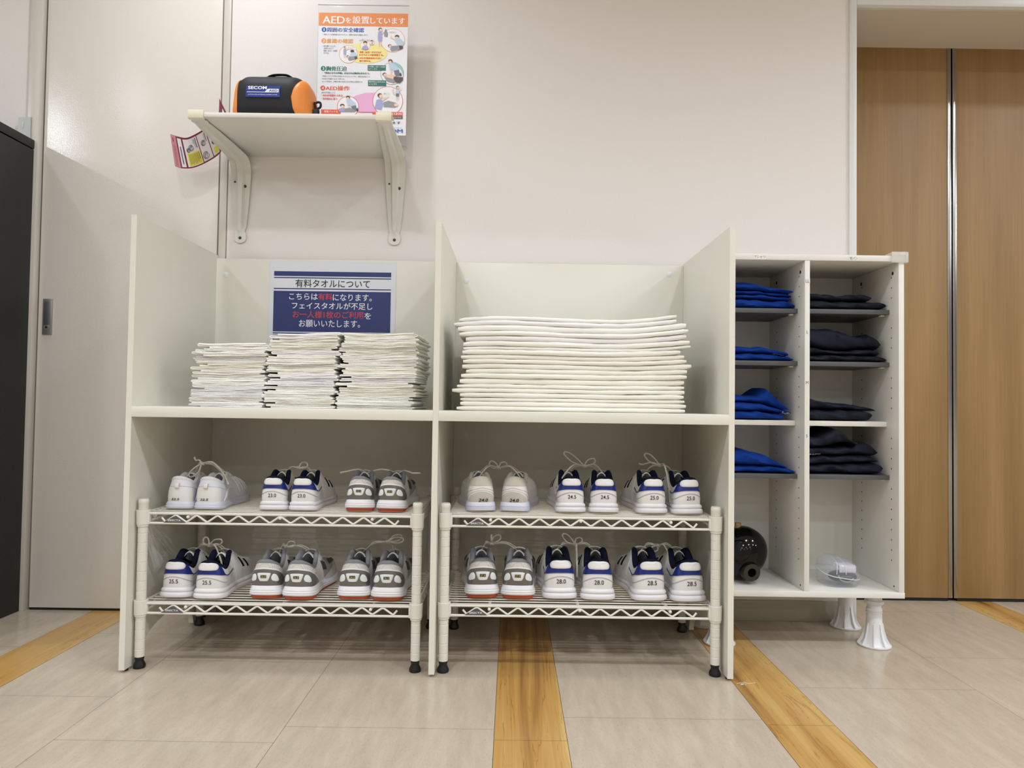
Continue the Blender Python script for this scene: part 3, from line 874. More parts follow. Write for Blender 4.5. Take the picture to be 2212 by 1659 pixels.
shoe_pair('C', 26.5, '26.5', (-.423, .072), (-.330, .066), ZL1, 1, 0, '26.5', 'lower shelf of the left rack', 4)
shoe_pair('a', 24.0, '24.0', (-.077, .095), (.007, .098), ZU2, 9, -9, '24.0', 'upper shelf of the right rack', 6)
shoe_pair('B', 24.5, '24.5', (.168, .090), (.258, .092), ZU2, 2, -1, '24.5', 'upper shelf of the right rack', 7)
shoe_pair('B', 25.0, '25.0', (.393, .088), (.492, .086), ZU2, 3, 8, '25.0', 'upper shelf of the right rack', 8)
shoe_pair('C', 27.0, '27.0', (-.072, .088), (.023, .084), ZL2, 5, -2, '27.0', 'lower shelf of the right rack', 9)
shoe_pair('B', 28.0, '28.0', (.141, .086), (.243, .080), ZL2, 3, -1, '28.0', 'lower shelf of the right rack', 10)
shoe_pair('B', 28.5, '28.5', (.387, .078), (.494, .076), ZL2, 4, 6, '28.5', 'lower shelf of the right rack', 11)
DESC = {'A': 'white shoe with heel pull tab', 'a': 'white shoe with beige heel',
        'B': 'white blue-banded shoe', 'C': 'silver orange-soled shoe'}
def add_number(o, kind, num, g):
    mb = MB()
    if kind == 'B': g.text(mb, num, .0235, .0108, .001, .285, .0010, 0., .006); build(mb, 'size_number', M_ink, o, base=(0, 0, 0))
    elif kind == 'A': g.text(mb, num, .024, .0068, -.010, .155, .0022, .35, .02); build(mb, 'size_number', M_ink, o, base=(0, 0, 0))
    elif kind == 'a': g.text(mb, num, .026, .0092, .004, .135, .0036, .25, .02); build(mb, 'size_number', M_ink, o, base=(0, 0, 0))
    else:
        c = .002
        a, b = g.scale(0, .42)
        rect = [(-.0072, -.003), (-.0072, .0042), (.0072, .0042), (.0072, -.003)][::-1]
        mb.add([g.S(x / a, .42 + z / b, .0046) for x, z in rect], [(0, 1, 2, 3)])
        tg = build(mb, 'size_tag', M_ink, o, base=(0, 0, 0))
        mb = MB()
        mb.text(num, (-.0058, .0058, -.002, .0032), lambda x, z: g.S(x / a, .42 + z / b, .0050), .01, keep=False); build(mb, 'size_digits', M_gold, tg, base=(0, 0, 0))
def bow(mb, m, style, rng, sc, ends=True):
    """a bow knot at m: two loops and loose ends"""
    mb.sphere(m, (.006, .005, .0055), 8, 6)
    mb.tube(spline([m + V3(-.005, .002, .003), m + V3(0, -.005, .001), m + V3(.005, .002, -.003)], 5), .0028, 6)
    loops = {1: [(-.022, -.012, -.030)], 2: [(.030, .0, .012), (-.014, .006, .016)], 4: [(.036, .0, .006), (.030, .01, .012)], 6: [(-.022, .0, .012), (.018, .004, .010)],
             7: [(-.048, .0, .032), (.026, .005, .016)], 8: [(-.036, .0, .026)], 9: [(.02, 0, .02)], 10: [(-.03, .0, .024), (.014, .0, .016)], 11: [(-.012, 0, -.012)]}.get(style, [(.02, 0, .01)])
    for d in loops:
        d = V3(*d) * 1.15
        perp = np.cross(d, V3(0, 1, 0)); perp = perp / (np.linalg.norm(perp) + 1e-9) * .009
        q = spline([m, m + d * .5 + perp, m + d * .95 + perp * .6, m + d * 1.05 - perp * .2, m + d * .85 - perp * .9, m + d * .4 - perp * .7, m], 6)
        mb.tube(q, .0031, 6, rz=.0021)
rng = random.Random(11)
PLACED = []
for prs in SHOES:
    objs = []
    for (kind, side, size, num, x, y, z, rot, where, shelf, style) in prs:
        o, sc, g = place_shoe(kind, side, size, num, x, y, z, rot, '', '')
        objs.append((o, sc, g, kind, side, num, V3(x, y, z), math.radians(rot), shelf, style))
    for i, (o, sc, g, kind, side, num, p, rot, shelf, style) in enumerate(objs):
        o.location = p; o.rotation_euler = (0, 0, rot); o.scale = (sc, sc, sc)
        lr = 'left' if i == 0 else 'right'
        pos = {1: 'first', 0: 'middle', 5: 'last', 2: 'first', 3: 'middle', 4: 'last', 6: 'first', 7: 'middle', 8: 'last', 9: 'first', 10: 'middle', 11: 'last'}[style]
        sh_, rk = shelf.split(' ')[0], shelf.split(' ')[-2]
        o['label'] = '%s, %s of the %s pair on the %s %s rack' % (DESC[kind], lr, pos, sh_, rk)
        o['category'] = 'shoe'; o['group'] = 'running shoes on the %s' % shelf
    PLACED.append(objs)

for objs in PLACED:
    tops = []
    for (o, sc, g, kind, side, num, p, rot, shelf, style) in objs:
        add_number(o, kind, num, g)
        q = V3(0, .44 * g.L, .352 * g.L) * sc
        c, s_ = math.cos(rot), math.sin(rot)
        tops.append(p + V3(q[0] * c - q[1] * s_, q[0] * s_ + q[1] * c, q[2]))
    o, sc, g, kind, side, num, p, rot, shelf, style = objs[1 if style in (1, 4, 6) else 0]
    a, b = tops
    m = (a + b) / 2 + V3(0, -.008, {1: .026, 2: .020, 4: .030, 5: .012, 7: .022, 8: .026, 9: .02}.get(style, .016))
    if style == 4: m = m + V3(.030, -.01, .004)
    if style == 1: m = m + V3(-.004, -.035, .004)
    if style in (9, 3): m = m + V3(-.025, 0, 0)
    mb = MB()
    if style == 5:      # loose ends sticking out instead of a knot
        mb.tube(spline([a, a + V3(-.02, -.012, .012), a + V3(-.055, -.02, .006)], 6), .0022, 6); mb.tube([a + V3(-.053, -.0197, .0064), a + V3(-.070, -.024, .003)], .0026, 6)
        mb.tube(spline([b, b + V3(.018, -.01, .010), b + V3(.045, -.018, .004)], 6), .0022, 6); mb.tube([b + V3(.043, -.0177, .0043), b + V3(.066, -.020, .005)], .0026, 6)
        mb.tube(spline([a, (a + b) / 2 + V3(0, 0, .012), b], 8), .0024, 6)
    else:
        for e, w in ((a, 0), (b, 0), (a, .007), (b, .007)):
            if w and style in (0, 8): continue
            mb.tube(spline([e + V3(w * 1.2, w, -.004), e * .55 + m * .45 + V3(0, w * .6, .010 + w * .5), m], 8), {4: .0048, 6: .0030, 1: .0034}.get(style, .0027), 6, rz=.0020)
        bow(mb, m, style, rng, sc)
        ends = {1: [(.085, -.02, -.055), (-.03, .02, .016)], 7: [(-.085, -.05, -.075), (.085, -.01, -.10)], 8: [(.02, -.05, -.10), (-.06, 0, .004)], 6: [(-.075, -.03, -.075), (.088, -.03, -.085)],
                10: [(.004, -.03, -.085)], 11: [(.03, -.03, -.03)], 2: [(.055, -.03, -.07)], 9: [(.0, -.02, .03)]}.get(style, [])
        for d in ends:
            d = V3(*d)
            q = spline([m, m + d * V3(.4, .5, .05) + V3(0, 0, .008), m + d * V3(.8, .85, .45), m + d], 7)
            mb.tube(q, .0028, 6, rz=.0020); mb.tube([q[-3], q[-1]], .0027, 6)
    c, s_ = math.cos(-rot), math.sin(-rot)
    loc = []
    for v in mb.v:
        d = (np.array(v) - p) / sc
        loc.append((d[0] * c - d[1] * s_, d[0] * s_ + d[1] * c, d[2]))
    mb.v = loc
    build(mb, 'tied_laces', M_lace, o, base=(0, 0, 0))

# ================================================================== TOWELS
def wave_fn(seed, amp, n=4, span=1.0):
    r = random.Random(seed); k = [(r.uniform(.4, 1) * amp / (i + 1), (i + .6) * r.uniform(.8, 1.2) * 2 * PI / span, r.uniform(0, 6.28)) for i in range(n)]
    return lambda x: sum(a * math.sin(f * x + p) for a, f, p in k)
def face_towel_stack(x0, x1, H, n, y0, depth, zb, seed, where, group, lean=0.0, top_rise=0.0):
    """each towel: a thick sheet folded into three or four layers; the folds show as round loops at the sides"""
    r = random.Random(seed)
    nls = [r.choice((3, 3, 4, 3, 4)) for _ in range(n)]
    wts = [r.uniform(.82, 1.2) for _ in range(n)]
    hs = [w * (.9 + .04 * l) for w, l in zip(wts, nls)]
    hs = [h * H / sum(hs) for h in hs]
    zc0 = 0.0
    base_w = wave_fn(seed, .0022, 3, .35)
    lo_w = lambda x: 0.0
    for j in range(n):
        nl = nls[j]; h = hs[j]
        up_own = wave_fn(seed * 31 + j, .0011, 4, .20)
        q = (j + 1) / n
        up_w = lambda x, q=q, f=up_own: base_w(x) * q + f(x) * min(1, q * 4) * (0.5 if q == 1 else 1) + top_rise * q * ((x - x0) / (x1 - x0) - .4) ** 2 * 2
        lo = lambda x, f=lo_w, z=zc0: zb + z + f(x)
        hi = lambda x, f=up_w, z=zc0 + h: zb + z + f(x)
        fr = [0.0]
        for k in range(nl): fr.append(fr[-1] + (1.25 if k in (0, nl - 1) else .85) * r.uniform(.85, 1.15))
        fr = [f / fr[-1] for f in fr]
        sh = lean * q + r.uniform(-.005, .005)
        flip = r.random() < .5
        tm = h / nl
        a0 = x0 + sh + r.uniform(-.005, .004) + tm * .5; b0 = x1 + sh + r.uniform(-.004, .004) - tm * .5
        path = []
        for k in range(nl):
            a = a0 + r.uniform(0, .004); b = b0 - r.uniform(0, .004)
            fwd = (k % 2 == 0) != flip
            if k == 0:                      # free hem of the sheet stops short of the side
                if fwd: a += r.choice((.002, .012, .03))
                else: b -= r.choice((.001, .004, .010))
            if k == nl - 1:
                if fwd: b -= r.choice((.0, .003, .007))
                else: a += r.choice((.0, .004, .02))
            f = (fr[k] + fr[k + 1]) / 2
            seg = [(x, lo(x) + (hi(x) - lo(x)) * f) for x in np.linspace(a, b, 26)]
            path.append(seg if fwd else seg[::-1])
        pts = []; wd = []
        for k, seg in enumerate(path):
            pts += seg; wd += [(fr[k + 1] - fr[k]) * h * .47] * len(seg)
            if k < nl - 1:
                e = seg[-1]; nx = path[k + 1][0]; sg = 1 if seg[-1][0] > seg[0][0] else -1
                xm = max(e[0], nx[0]) if sg > 0 else min(e[0], nx[0])
                for t in (.12, .32, .5, .68, .88):
                    pts.append((xm + sg * tm * .75 * math.sin(PI * t) ** .8, e[1] + (nx[1] - e[1]) * t)); wd.append(tm * .40)
        P = np.array(pts); W = np.array(wd); d = np.gradient(P, axis=0); d /= np.linalg.norm(d, axis=1)[:, None] + 1e-9
        nrm = np.column_stack([-d[:, 1], d[:, 0]])
        N = len(P); yj = r.uniform(-.005, .005)
        ph = [r.uniform(0, 6.28) for _ in range(4)]
        arc = np.r_[0, np.cumsum(np.linalg.norm(np.diff(P, axis=0), axis=1))]
        fro = .0014 * np.sin(arc * 31 + ph[0]) + .0009 * np.sin(arc * 83 + ph[1])
        mb = MB(); ring = []
        stations = [(0.0, .35), (.0007, .72), (.0018, .95), (.0034, 1.0), (.05, 1.0), (.10, 1.0), (.15, 1.0), (.20, 1.0), (depth - .002, 1.0), (depth, .5)]
        for (dy, ins) in stations:
            u = dy / depth
            sx = .0035 * math.sin(u * 7 + ph[2]) * min(1, dy / .03) + .004 * u
            prof = np.vstack([P + nrm * (W * ins)[:, None], (P - nrm * (W * ins)[:, None])[::-1]])
            yy = np.r_[fro, fro[::-1]] * (1 - min(1, dy / .05))
            ring.append(np.column_stack([prof[:, 0] + sx, y0 + yj + dy + yy, prof[:, 1] - 0 * u]))
        mb.grid(np.array(ring), cv=True, flip=True)
        M2 = 2 * N
        for base_i, fl in ((0, False), ((len(ring) - 1) * M2, True)):
            for i in range(N - 1):
                f = (base_i + i, base_i + i + 1, base_i + M2 - 2 - i, base_i + M2 - 1 - i)
                mb.f.append(f[::-1] if fl else f); mb.m.append(0)
        mm = r.choice((M_towelA, M_towelA, M_towelB, M_towelC))
        name = 'top' if j == n - 1 else ORD[j] + (' from the bottom' if j else '')
        solo(mb, 'face_towel', mm, ((x0 + x1) / 2, y0 + depth / 2, zb + zc0), 'white face towel, %s of the %s' % (name, where), 'towel', group, 60)
        zc0 += h; lo_w = up_w
WT = .690
face_towel_stack(-.893, -.690, .176, 14, .115, .25, WT, 5, 'short left stack by the blue sign', 'small towels in the left stack', .012, .006)
face_towel_stack(-.684, -.490, .207, 17, .105, .25, WT, 8, 'middle stack under the blue sign', 'small towels in the middle stack', .010, .004)
face_towel_stack(-.484, -.272, .208, 17, .105, .25, WT, 17, 'right stack beside the centre divider', 'small towels in the right stack', .012, .006)

def bath_towel_stack():
    r = random.Random(4)
    x0, x1, y0, y1 = -.150, .468, .105, .42
    n = 20; zb = WT
    ths = [.0128 * (1 + .16 * math.sin(j * 2.3) + r.uniform(-.12, .12)) for j in range(20)]; ths = [t * .262 / sum(ths) for t in ths]
    z_run = 0.0
    ends = [(-.002, .010), (.004, .010), (.004, .006), (.006, .006), (-.012, .012), (.002, .012), (.006, .010), (.006, .012), (.018, .012), (.010, .026), (.016, .016), (.012, .012), (.014, -.002),
            (.012, .024), (.010, .018), (.018, .010), (.004, .018), (.002, .016), (-.010, -.012), (.0, -.014)]
    def lift(x, q):     # sag in the middle, raised ends, growing with height
        u = (x - x0) / (x1 - x0)
        return (q / n) ** 1.6 * (-.006 * max(0, 1 - u / .2) ** 1.5 + .022 * max(0, u - .72) ** 1.5 * 5 - .003 * math.sin(PI * u) ** 2 + .003 * math.sin(6 * u + .2))
    for j in range(n):
        a = x0 + ends[j][0]; b = x1 + ends[j][1]
        yf = y0 + r.uniform(-.006, .006)
        w1 = wave_fn(100 + j, .0006, 3, .4)
        nx = 40
        mb = MB()
        th = ths[j]; hl = th * .5
        w2 = [wave_fn(300 + j * 7 + q, .0007, 4, .13) for q in range(4)]
        # profile (y,z) of a sheet folded once with its fold towards the front
        t2 = th * .235
        prof = []
        for k in range(9):
            an = PI / 2 - PI * (k) / 8
            prof.append((yf + .0068 - .0068 * math.cos(an), math.sin(an) * hl * .985))
        prof = [(y1 + r.uniform(-.004, .004), hl * .97), (yf + .10, hl * .985)] + prof + [(yf + .10, -hl * .985), (y1, -hl * .97), (y1, -hl * .06), (yf + .03, -hl * .05), (yf + .0135, 0), (yf + .03, hl * .05), (y1, hl * .06)]
        np_ = len(prof)
        rings = []
        for i in range(nx + 1):
            u = i / nx; x = a + (b - a) * u
            e = min(1, min(u, 1 - u) * nx / 1.2); e = .62 + .38 * e ** .6
            zc = zb + .0004 + z_run + hl + lift(x, j + .5) + w2[0](x) * .8 * min(1, j / 3)
            sk = .003 * math.sin(u * 9 + j)
            rings.append([(x + .004 * math.sin((py - yf) * 20 + j) * (1 if i in (0, nx) else 0), py + sk * 0.6 + (w2[1](x) if k < 11 else 0), zc + pz * e + (w2[2](x) + .3 * w2[3](x)) * .55 * (pz / hl)) for k, (py, pz) in enumerate(prof)])
        mb.grid(rings, cv=True, flip=True)
        o0 = 0
        for o0, fl in ((0, True), (nx * np_, False)):
            # end caps as quads between outer and inner loop
            outer = [0, 1] + list(range(2, 11)) + [11, 12]
            inner = [17, 16 + 1, 16, 16, 16, 15, 15, 15, 15, 14, 14, 14, 13] if False else None
            f = tuple(o0 + k for k in range(np_))
            mb.f.append(f[::-1] if not fl else f); mb.m.append(0)
        mm = M_towelC if j < 13 else r.choice((M_towelA, M_towelB, M_towelA))
        name = 'top' if j == n - 1 else ORD[j] + (' from the bottom' if j else '')
        solo(mb, 'bath_towel', mm, ((x0 + x1) / 2, (y0 + y1) / 2, zb + z_run), 'wide white bath towel, %s of the right desk stack' % name, 'towel', 'bath towels stacked on the right desk', 50)
        z_run += th
bath_towel_stack()

# ================================================================== NOTICE ABOUT THE TOWELS
M_paper = mat('notice_paper', (222, 224, 232), .3, spec=.5, coat=.3)
M_nblue = mat('notice_blue', (40, 54, 112), .3, coat=.3)
M_nwhite = mat('notice_white_ink', (235, 236, 240), .4)
M_nred = mat('notice_red_ink', (206, 66, 60), .4)
M_nblack = mat('notice_black_ink', (34, 33, 38), .4)
def build_notice():
    t = thing('towel_notice', (-.6, .505, .9), 'laminated white and blue Japanese notice about paid towels, on the left back panel', 'sign')
    Y = .5045
    x0, x1, z0, z1 = -.814, -.392, .882, 1.1765
    mb = MB(); mb.box(x0, x1, Y - .0004, Y + .0004, z0, z1); build(mb, 'laminated_sheet', M_paper, t)
    fn = lambda a, b: (a, Y - .0008, b); f2 = lambda a, b: (a, Y - .0013, b)
    def px(u): return x0 + (u - 1040) / (1893 - 1040) * (x1 - x0)
    def pz(v): return z1 - (v - 378) / 853.0 * (x1 - x0) * 1.0
    mb = MB()
    def rect(m, a, b, c, d, f=fn): m.add([f(px(a), pz(d)), f(px(b), pz(d)), f(px(b), pz(c)), f(px(a), pz(c))], [(0, 1, 2, 3)])
    for c, d in ((447, 479), (487, 494), (561, 568), (580, 855), (862, 869), (878, 950)): rect(mb, 1070, 1860, c, d)
    build(mb, 'blue_blocks', M_nblue, t)
    mb = MB(); mb.text('有料タオルについて', (px(1215), px(1718), pz(555), pz(500)), f2, .006, keep=False); build(mb, 'heading', M_nblack, t)
    W = MB(); R = MB()
    W.text('こちらは', (px(1175), px(1368), pz(638), pz(595)), f2, .006, keep=False)
    R.text('有料', (px(1371), px(1466), pz(640), pz(594)), f2, .008, keep=False)
    W.text('になります。', (px(1470), px(1732), pz(643), pz(597)), f2, .006, keep=False)
    W.text('フェイスタオルが不足し', (px(1195), px(1738), pz(702), pz(655)), f2, .006, keep=False)
    R.text('お一人様1枚のご利用', (px(1201), px(1676), pz(762), pz(714)), f2, .008, keep=False)
    W.text('を', (px(1685), px(1730), pz(764), pz(722)), f2, .006, keep=False)
    W.text('お願いいたします。', (px(1245), px(1657), pz(823), pz(774)), f2, .006, keep=False)
    build(W, 'white_lettering', M_nwhite, t); build(R, 'red_lettering', M_nred, t)
build_notice()

# ================================================================== WALL SHELF
def build_wall_shelf():
    t = thing('wall_shelf', (-.66, YW, 1.54), 'white wall shelf on two folded metal brackets above the left desk', 'shelf')
    mb = MB(); mb.box(-.957, -.372, .198, .5328, 1.5365, 1.5505, .001); build(mb, 'board', M_white_lam, t)
    for cx0, cx1, hw0 in ((-.935, -.925, .024), (-.386, -.404, .024)):
        mb = MB()
        # path: front end -> elbow -> down the wall ; (y,z,halfwidth,x, rib)
        path = [(.206, 1.5335, .004), (.210, 1.5335, .020), (.222, 1.5335, .0245), (.236, 1.5335, .021), (.245, 1.5335, .0225), (.30, 1.5325, .026), (.40, 1.528, .0315), (.465, 1.524, .034), (.495, 1.520, .0345), (.512, 1.508, .035), (.5215, 1.487, .0345), (.5255, 1.46, .0335),
                (.5275, 1.40, .029), (.5285, 1.34, .0245), (.529, 1.292, .0195), (.529, 1.285, .0165), (.529, 1.279, .0155), (.529, 1.274, .019), (.529, 1.262, .021), (.529, 1.250, .019), (.529, 1.243, .012), (.529, 1.2405, .003)]
        prof = [(-1, 0), (-.98, -.12), (-.45, -.12), (-.26, -1), (.26, -1), (.45, -.12), (.98, -.12), (1, 0)]
        G = []
        n = len(path)
        for i, (y, z, hw) in enumerate(path):
            a = path[max(0, i - 1)]; b = path[min(n - 1, i + 1)]
            ty, tz = b[0] - a[0], b[1] - a[1]; l = math.hypot(ty, tz) + 1e-9
            ny, nz = tz / l, -ty / l        # outward (down / to the room)
            u = i / (n - 1); x = cx0 + (cx1 - cx0) * min(1, (y - .206) / .32)
            rib = .010 * min(1, max(0, (i - 2) / 3.0)) * min(1, max(0, (n - 5 - i) / 3.0))
            G.append([(x + hw * px, y + ny * (.0022 + (rib * (-pz - .12) / .88 if pz < -.5 else 0)) * (1 if pz else 0) * 1.0, z + nz * (.0022 + (rib * (-pz - .12) / .88 if pz < -.5 else 0)) * (1 if pz else 0)) for px, pz in prof])
        mb.grid(G, cv=True)
        br = build(mb, 'bracket', M_bracket, t, 40)
        mb = MB(); mb.box(cx0 - .023, cx0 + .023, .1945, .199, 1.532, 1.557, .0015); mb.box(cx0 - .023, cx0 + .023, .197, .245, 1.5508, 1.557, .0015); mb.box(cx0 - .023, cx0 + .023, .1965, .207, 1.5305, 1.5362, .001)
        build(mb, 'end_cap', M_cream, br)
        for x, y, z, rr in ((cx1 - .020, .5235, 1.447, .0035), (cx1 + .014, .5225, 1.432, .0052), (cx1, .5265, 1.2575, .0052)):
            mb = MB(); mb.lathe([(0, -.0026), (rr * .5, -.0026), (rr * .55, -.0014), (rr * .7, -.0024), (rr, 0), (rr, .0015)], (x, y, z), 16, Matrix.Rotation(PI / 2, 3, 'X').inverted())
            build(mb, 'screw', M_screw, br)
build_wall_shelf()

# ================================================================== AED BAG
M_bag = mat('black_neoprene', (22, 22, 27), .6, bump=(1200, .15), spec=.35)
M_bagor = mat('orange_end', (232, 140, 62), .45, spec=.4)
M_bagblue = mat('label_blue', (46, 66, 150), .12, coat=.6)
M_bagw = mat('label_white', (236, 238, 242), .2)
def build_bag():
    t = thing('defibrillator_bag', (-.752, .32, 1.5515), 'black barrel-shaped bag with orange ends and a blue label, on the wall shelf', 'bag')
    zb = 1.5515
    hy, h = .080, .149
    yc = .325
    sec = []
    n = 48
    for k in range(n):
        a = 2 * PI * k / n
        c, s = math.cos(a), math.sin(a)
        e = .62 if s > 0 else .35
        sec.append((hy * math.copysign(abs(c) ** .72, c) * (1.0 - .05 * max(0, s)), h / 2 + (h / 2) * math.copysign(abs(s) ** e, s)))
    sec = np.array(sec)
    def ring(x, k, kz, sh=0):
        q = []
        for y, z in sec:
            xx = x
            if x > -.75:
                w = (x + .75) / (-.656 + .75); zq = min(1, abs(z - h * .46) / (h * .54))
                xx = x + w * (.012 - .030 * (1 - zq ** 1.7)) * (1 if y < 0 else .5)
            q.append((xx, yc + sh + y * k, zb + z * kz))
        return q
    xl, xr = -.836, -.656
    mb = MB(); G = []
    for u in np.linspace(0, 1, 24):
        x = xl + (xr - xl) * u; e = min(u, 1 - u)
        kk = 1 - .10 * max(0, 1 - e / .16) ** 2.2
        G.append(ring(x, 1 - .04 * max(0, 1 - e / .16) ** 2, kk))
    mb.grid(G, cv=True, flip=True); b = build(mb, 'body', M_bag, t, 60)
    for sg, x0 in ((-1, xl), (1, xr)):
        mb = MB(); G = []
        for k, dx, kz in ((.955, -.001, .905), (.975, .001, .915), (.955, .008, .90), (.86, .018, .84), (.70, .025, .72), (.4, .029, .5), (.02, .030, .3)):
            rr = []
            for y, z in sec:
                zz = h / 2 + (z - h / 2) * (kz / .9) * .9
                zq = min(1, abs(z - h * .46) / (h * .54)); lens = (.012 - .030 * (1 - zq ** 1.7)) * (1 if y < 0 else .5) * max(0, 1 - dx / .02) if sg > 0 else 0
                rr.append((x0 + lens + sg * (dx * (1 if sg > 0 else .55) + .012 * max(0, 1 - z / (h * .75)) * (dx / .03)), yc + y * k, zb + max(0.0005, h * .45 + (z - h * .45 - .004) * kz)))
            G.append(rr)
        mb.grid(G, cv=True, flip=sg > 0); mb.f.append(tuple(range((len(G) - 1) * n, len(G) * n))); mb.m.append(0)
        build(mb, 'end_panel', M_bagor, t, 60)
    # label on the front upper face
    def front(x, z, off):   # z above zb -> surface point of the front side
        zz = np.clip(z, .004, h - .004)
        s = (zz - h / 2) / (h / 2); e = .62 if s > 0 else .35
        sn = abs(s) ** (1 / e); c = math.sqrt(max(0, 1 - sn * sn)); y = hy * c ** .72 * (1 - .05 * (math.copysign(sn, s) if s > 0 else 0))
        return V3(x, yc - y, zb + zz), V3(0, -1, .35 * max(0, s) * 2)
    def F(off):
        def f(x, z):
            p, nn = front(x, z - zb, 0); nn = nn / np.linalg.norm(nn); return p + nn * off
        return f
    lx0, lx1, lz0, lz1 = -.808, -.706, zb + .066, zb + .0995
    f = F(.0016); mb = MB(); G = []
    for u in np.linspace(0, 1, 14):
        G.append([f(lx0 + (lx1 - lx0) * u, lz0 + (lz1 - lz0) * w) for w in np.linspace(0, 1, 8)])
    mb.grid(G); mb.grid([[F(.0)(lx0 + (lx1 - lx0) * u, z) if q else f(lx0 + (lx1 - lx0) * u, z) for q in (0, 1)] for z in (lz0,) for u in np.linspace(0, 1, 14)], flip=True)
    lb = build(mb, 'label', M_bagblue, t, 60)
    mb = MB(); f2 = F(.0022)
    mb.text('SECOM', (lx0 + .006, lx0 + .062, lz0 + .0225, lz0 + .0325), f2, .03, keep=False)
    mb.text('AUTOMATED EXTERNAL DEFIBRILLATOR', (lx0 + .006, lx1 - .008, lz0 + .0055, lz0 + .0085), f2, .0, keep=False)
    q = [(lx0 + .003, lz0 + .0135), (lx1 - .004, lz0 + .0135), (lx1 - .004, lz0 + .0235), (lx0 + .066, lz0 + .0235), (lx0 + .058, lz0 + .0150), (lx0 + .003, lz0 + .0150)]
    pts = []
    for i in range(12):
        u = i / 11; x = lx0 + .056 + (lx1 - .004 - lx0 - .056) * u
        pts.append([f2(x, z) for z in np.linspace(lz0 + .0135, lz0 + .0245 if x > lx0 + .066 else lz0 + .0135 + (.011 * (x - lx0 - .056) / .010 if x > lx0 + .056 else 0) + .0012, 4)])
    mb.grid(pts)
    mb.grid([[f2(lx0 + .003 + .056 * u, z) for z in (lz0 + .0135, lz0 + .0150)] for u in np.linspace(0, 1, 8)])
    build(mb, 'white_print', M_bagw, lb, 60)
    mb = MB(); mb.text('AED', (lx0 + .069, lx1 - .007, lz0 + .0160, lz0 + .0222), F(.0027), .01, keep=False); build(mb, 'blue_print', M_bagblue, lb, 60)
    # carry handle strip lying on the top, strap and buckle at the right end
    mb = MB()
    mb.box(-.768, -.688, yc - .030, yc + .02, zb + h - .012, zb + h + .0045, .004)
    build(mb, 'handle_pocket', mat('handle_rubber', (40, 40, 46), .45), t)
    mb = MB(); q = spline([(-.760, yc - .026, zb + h + .003), (-.74, yc - .028, zb + h + .008), (-.705, yc - .028, zb + h + .008), (-.688, yc - .024, zb + h + .001)], 6)
    mb.tube(q, .006, 8, rz=.0028); build(mb, 'carry_handle', M_bag, t)
    mb = MB()
    mb.tube(spline([(-.640, yc + .02, zb + .075), (-.625, yc - .005, zb + .072), (-.612, yc - .03, zb + .045), (-.598, yc - .035, zb + .012), (-.60, yc - .02, zb + .004)], 8), .013, 8, rz=.0022, up=(0, -1, 0))
    mb.tube(spline([(-.624, yc - .01, zb + .072), (-.614, yc - .012, zb + .081), (-.604, yc - .012, zb + .079), (-.604, yc - .012, zb + .066), (-.618, yc - .012, zb + .060)], 6, True), .0036, 8, closed=True)
    mb.box(-.622, -.600, yc - .04, yc - .028, zb + .0005, zb + .05, .004)
    build(mb, 'shoulder_strap', mat('strap_webbing', (14, 14, 16), .7), t)
build_bag()

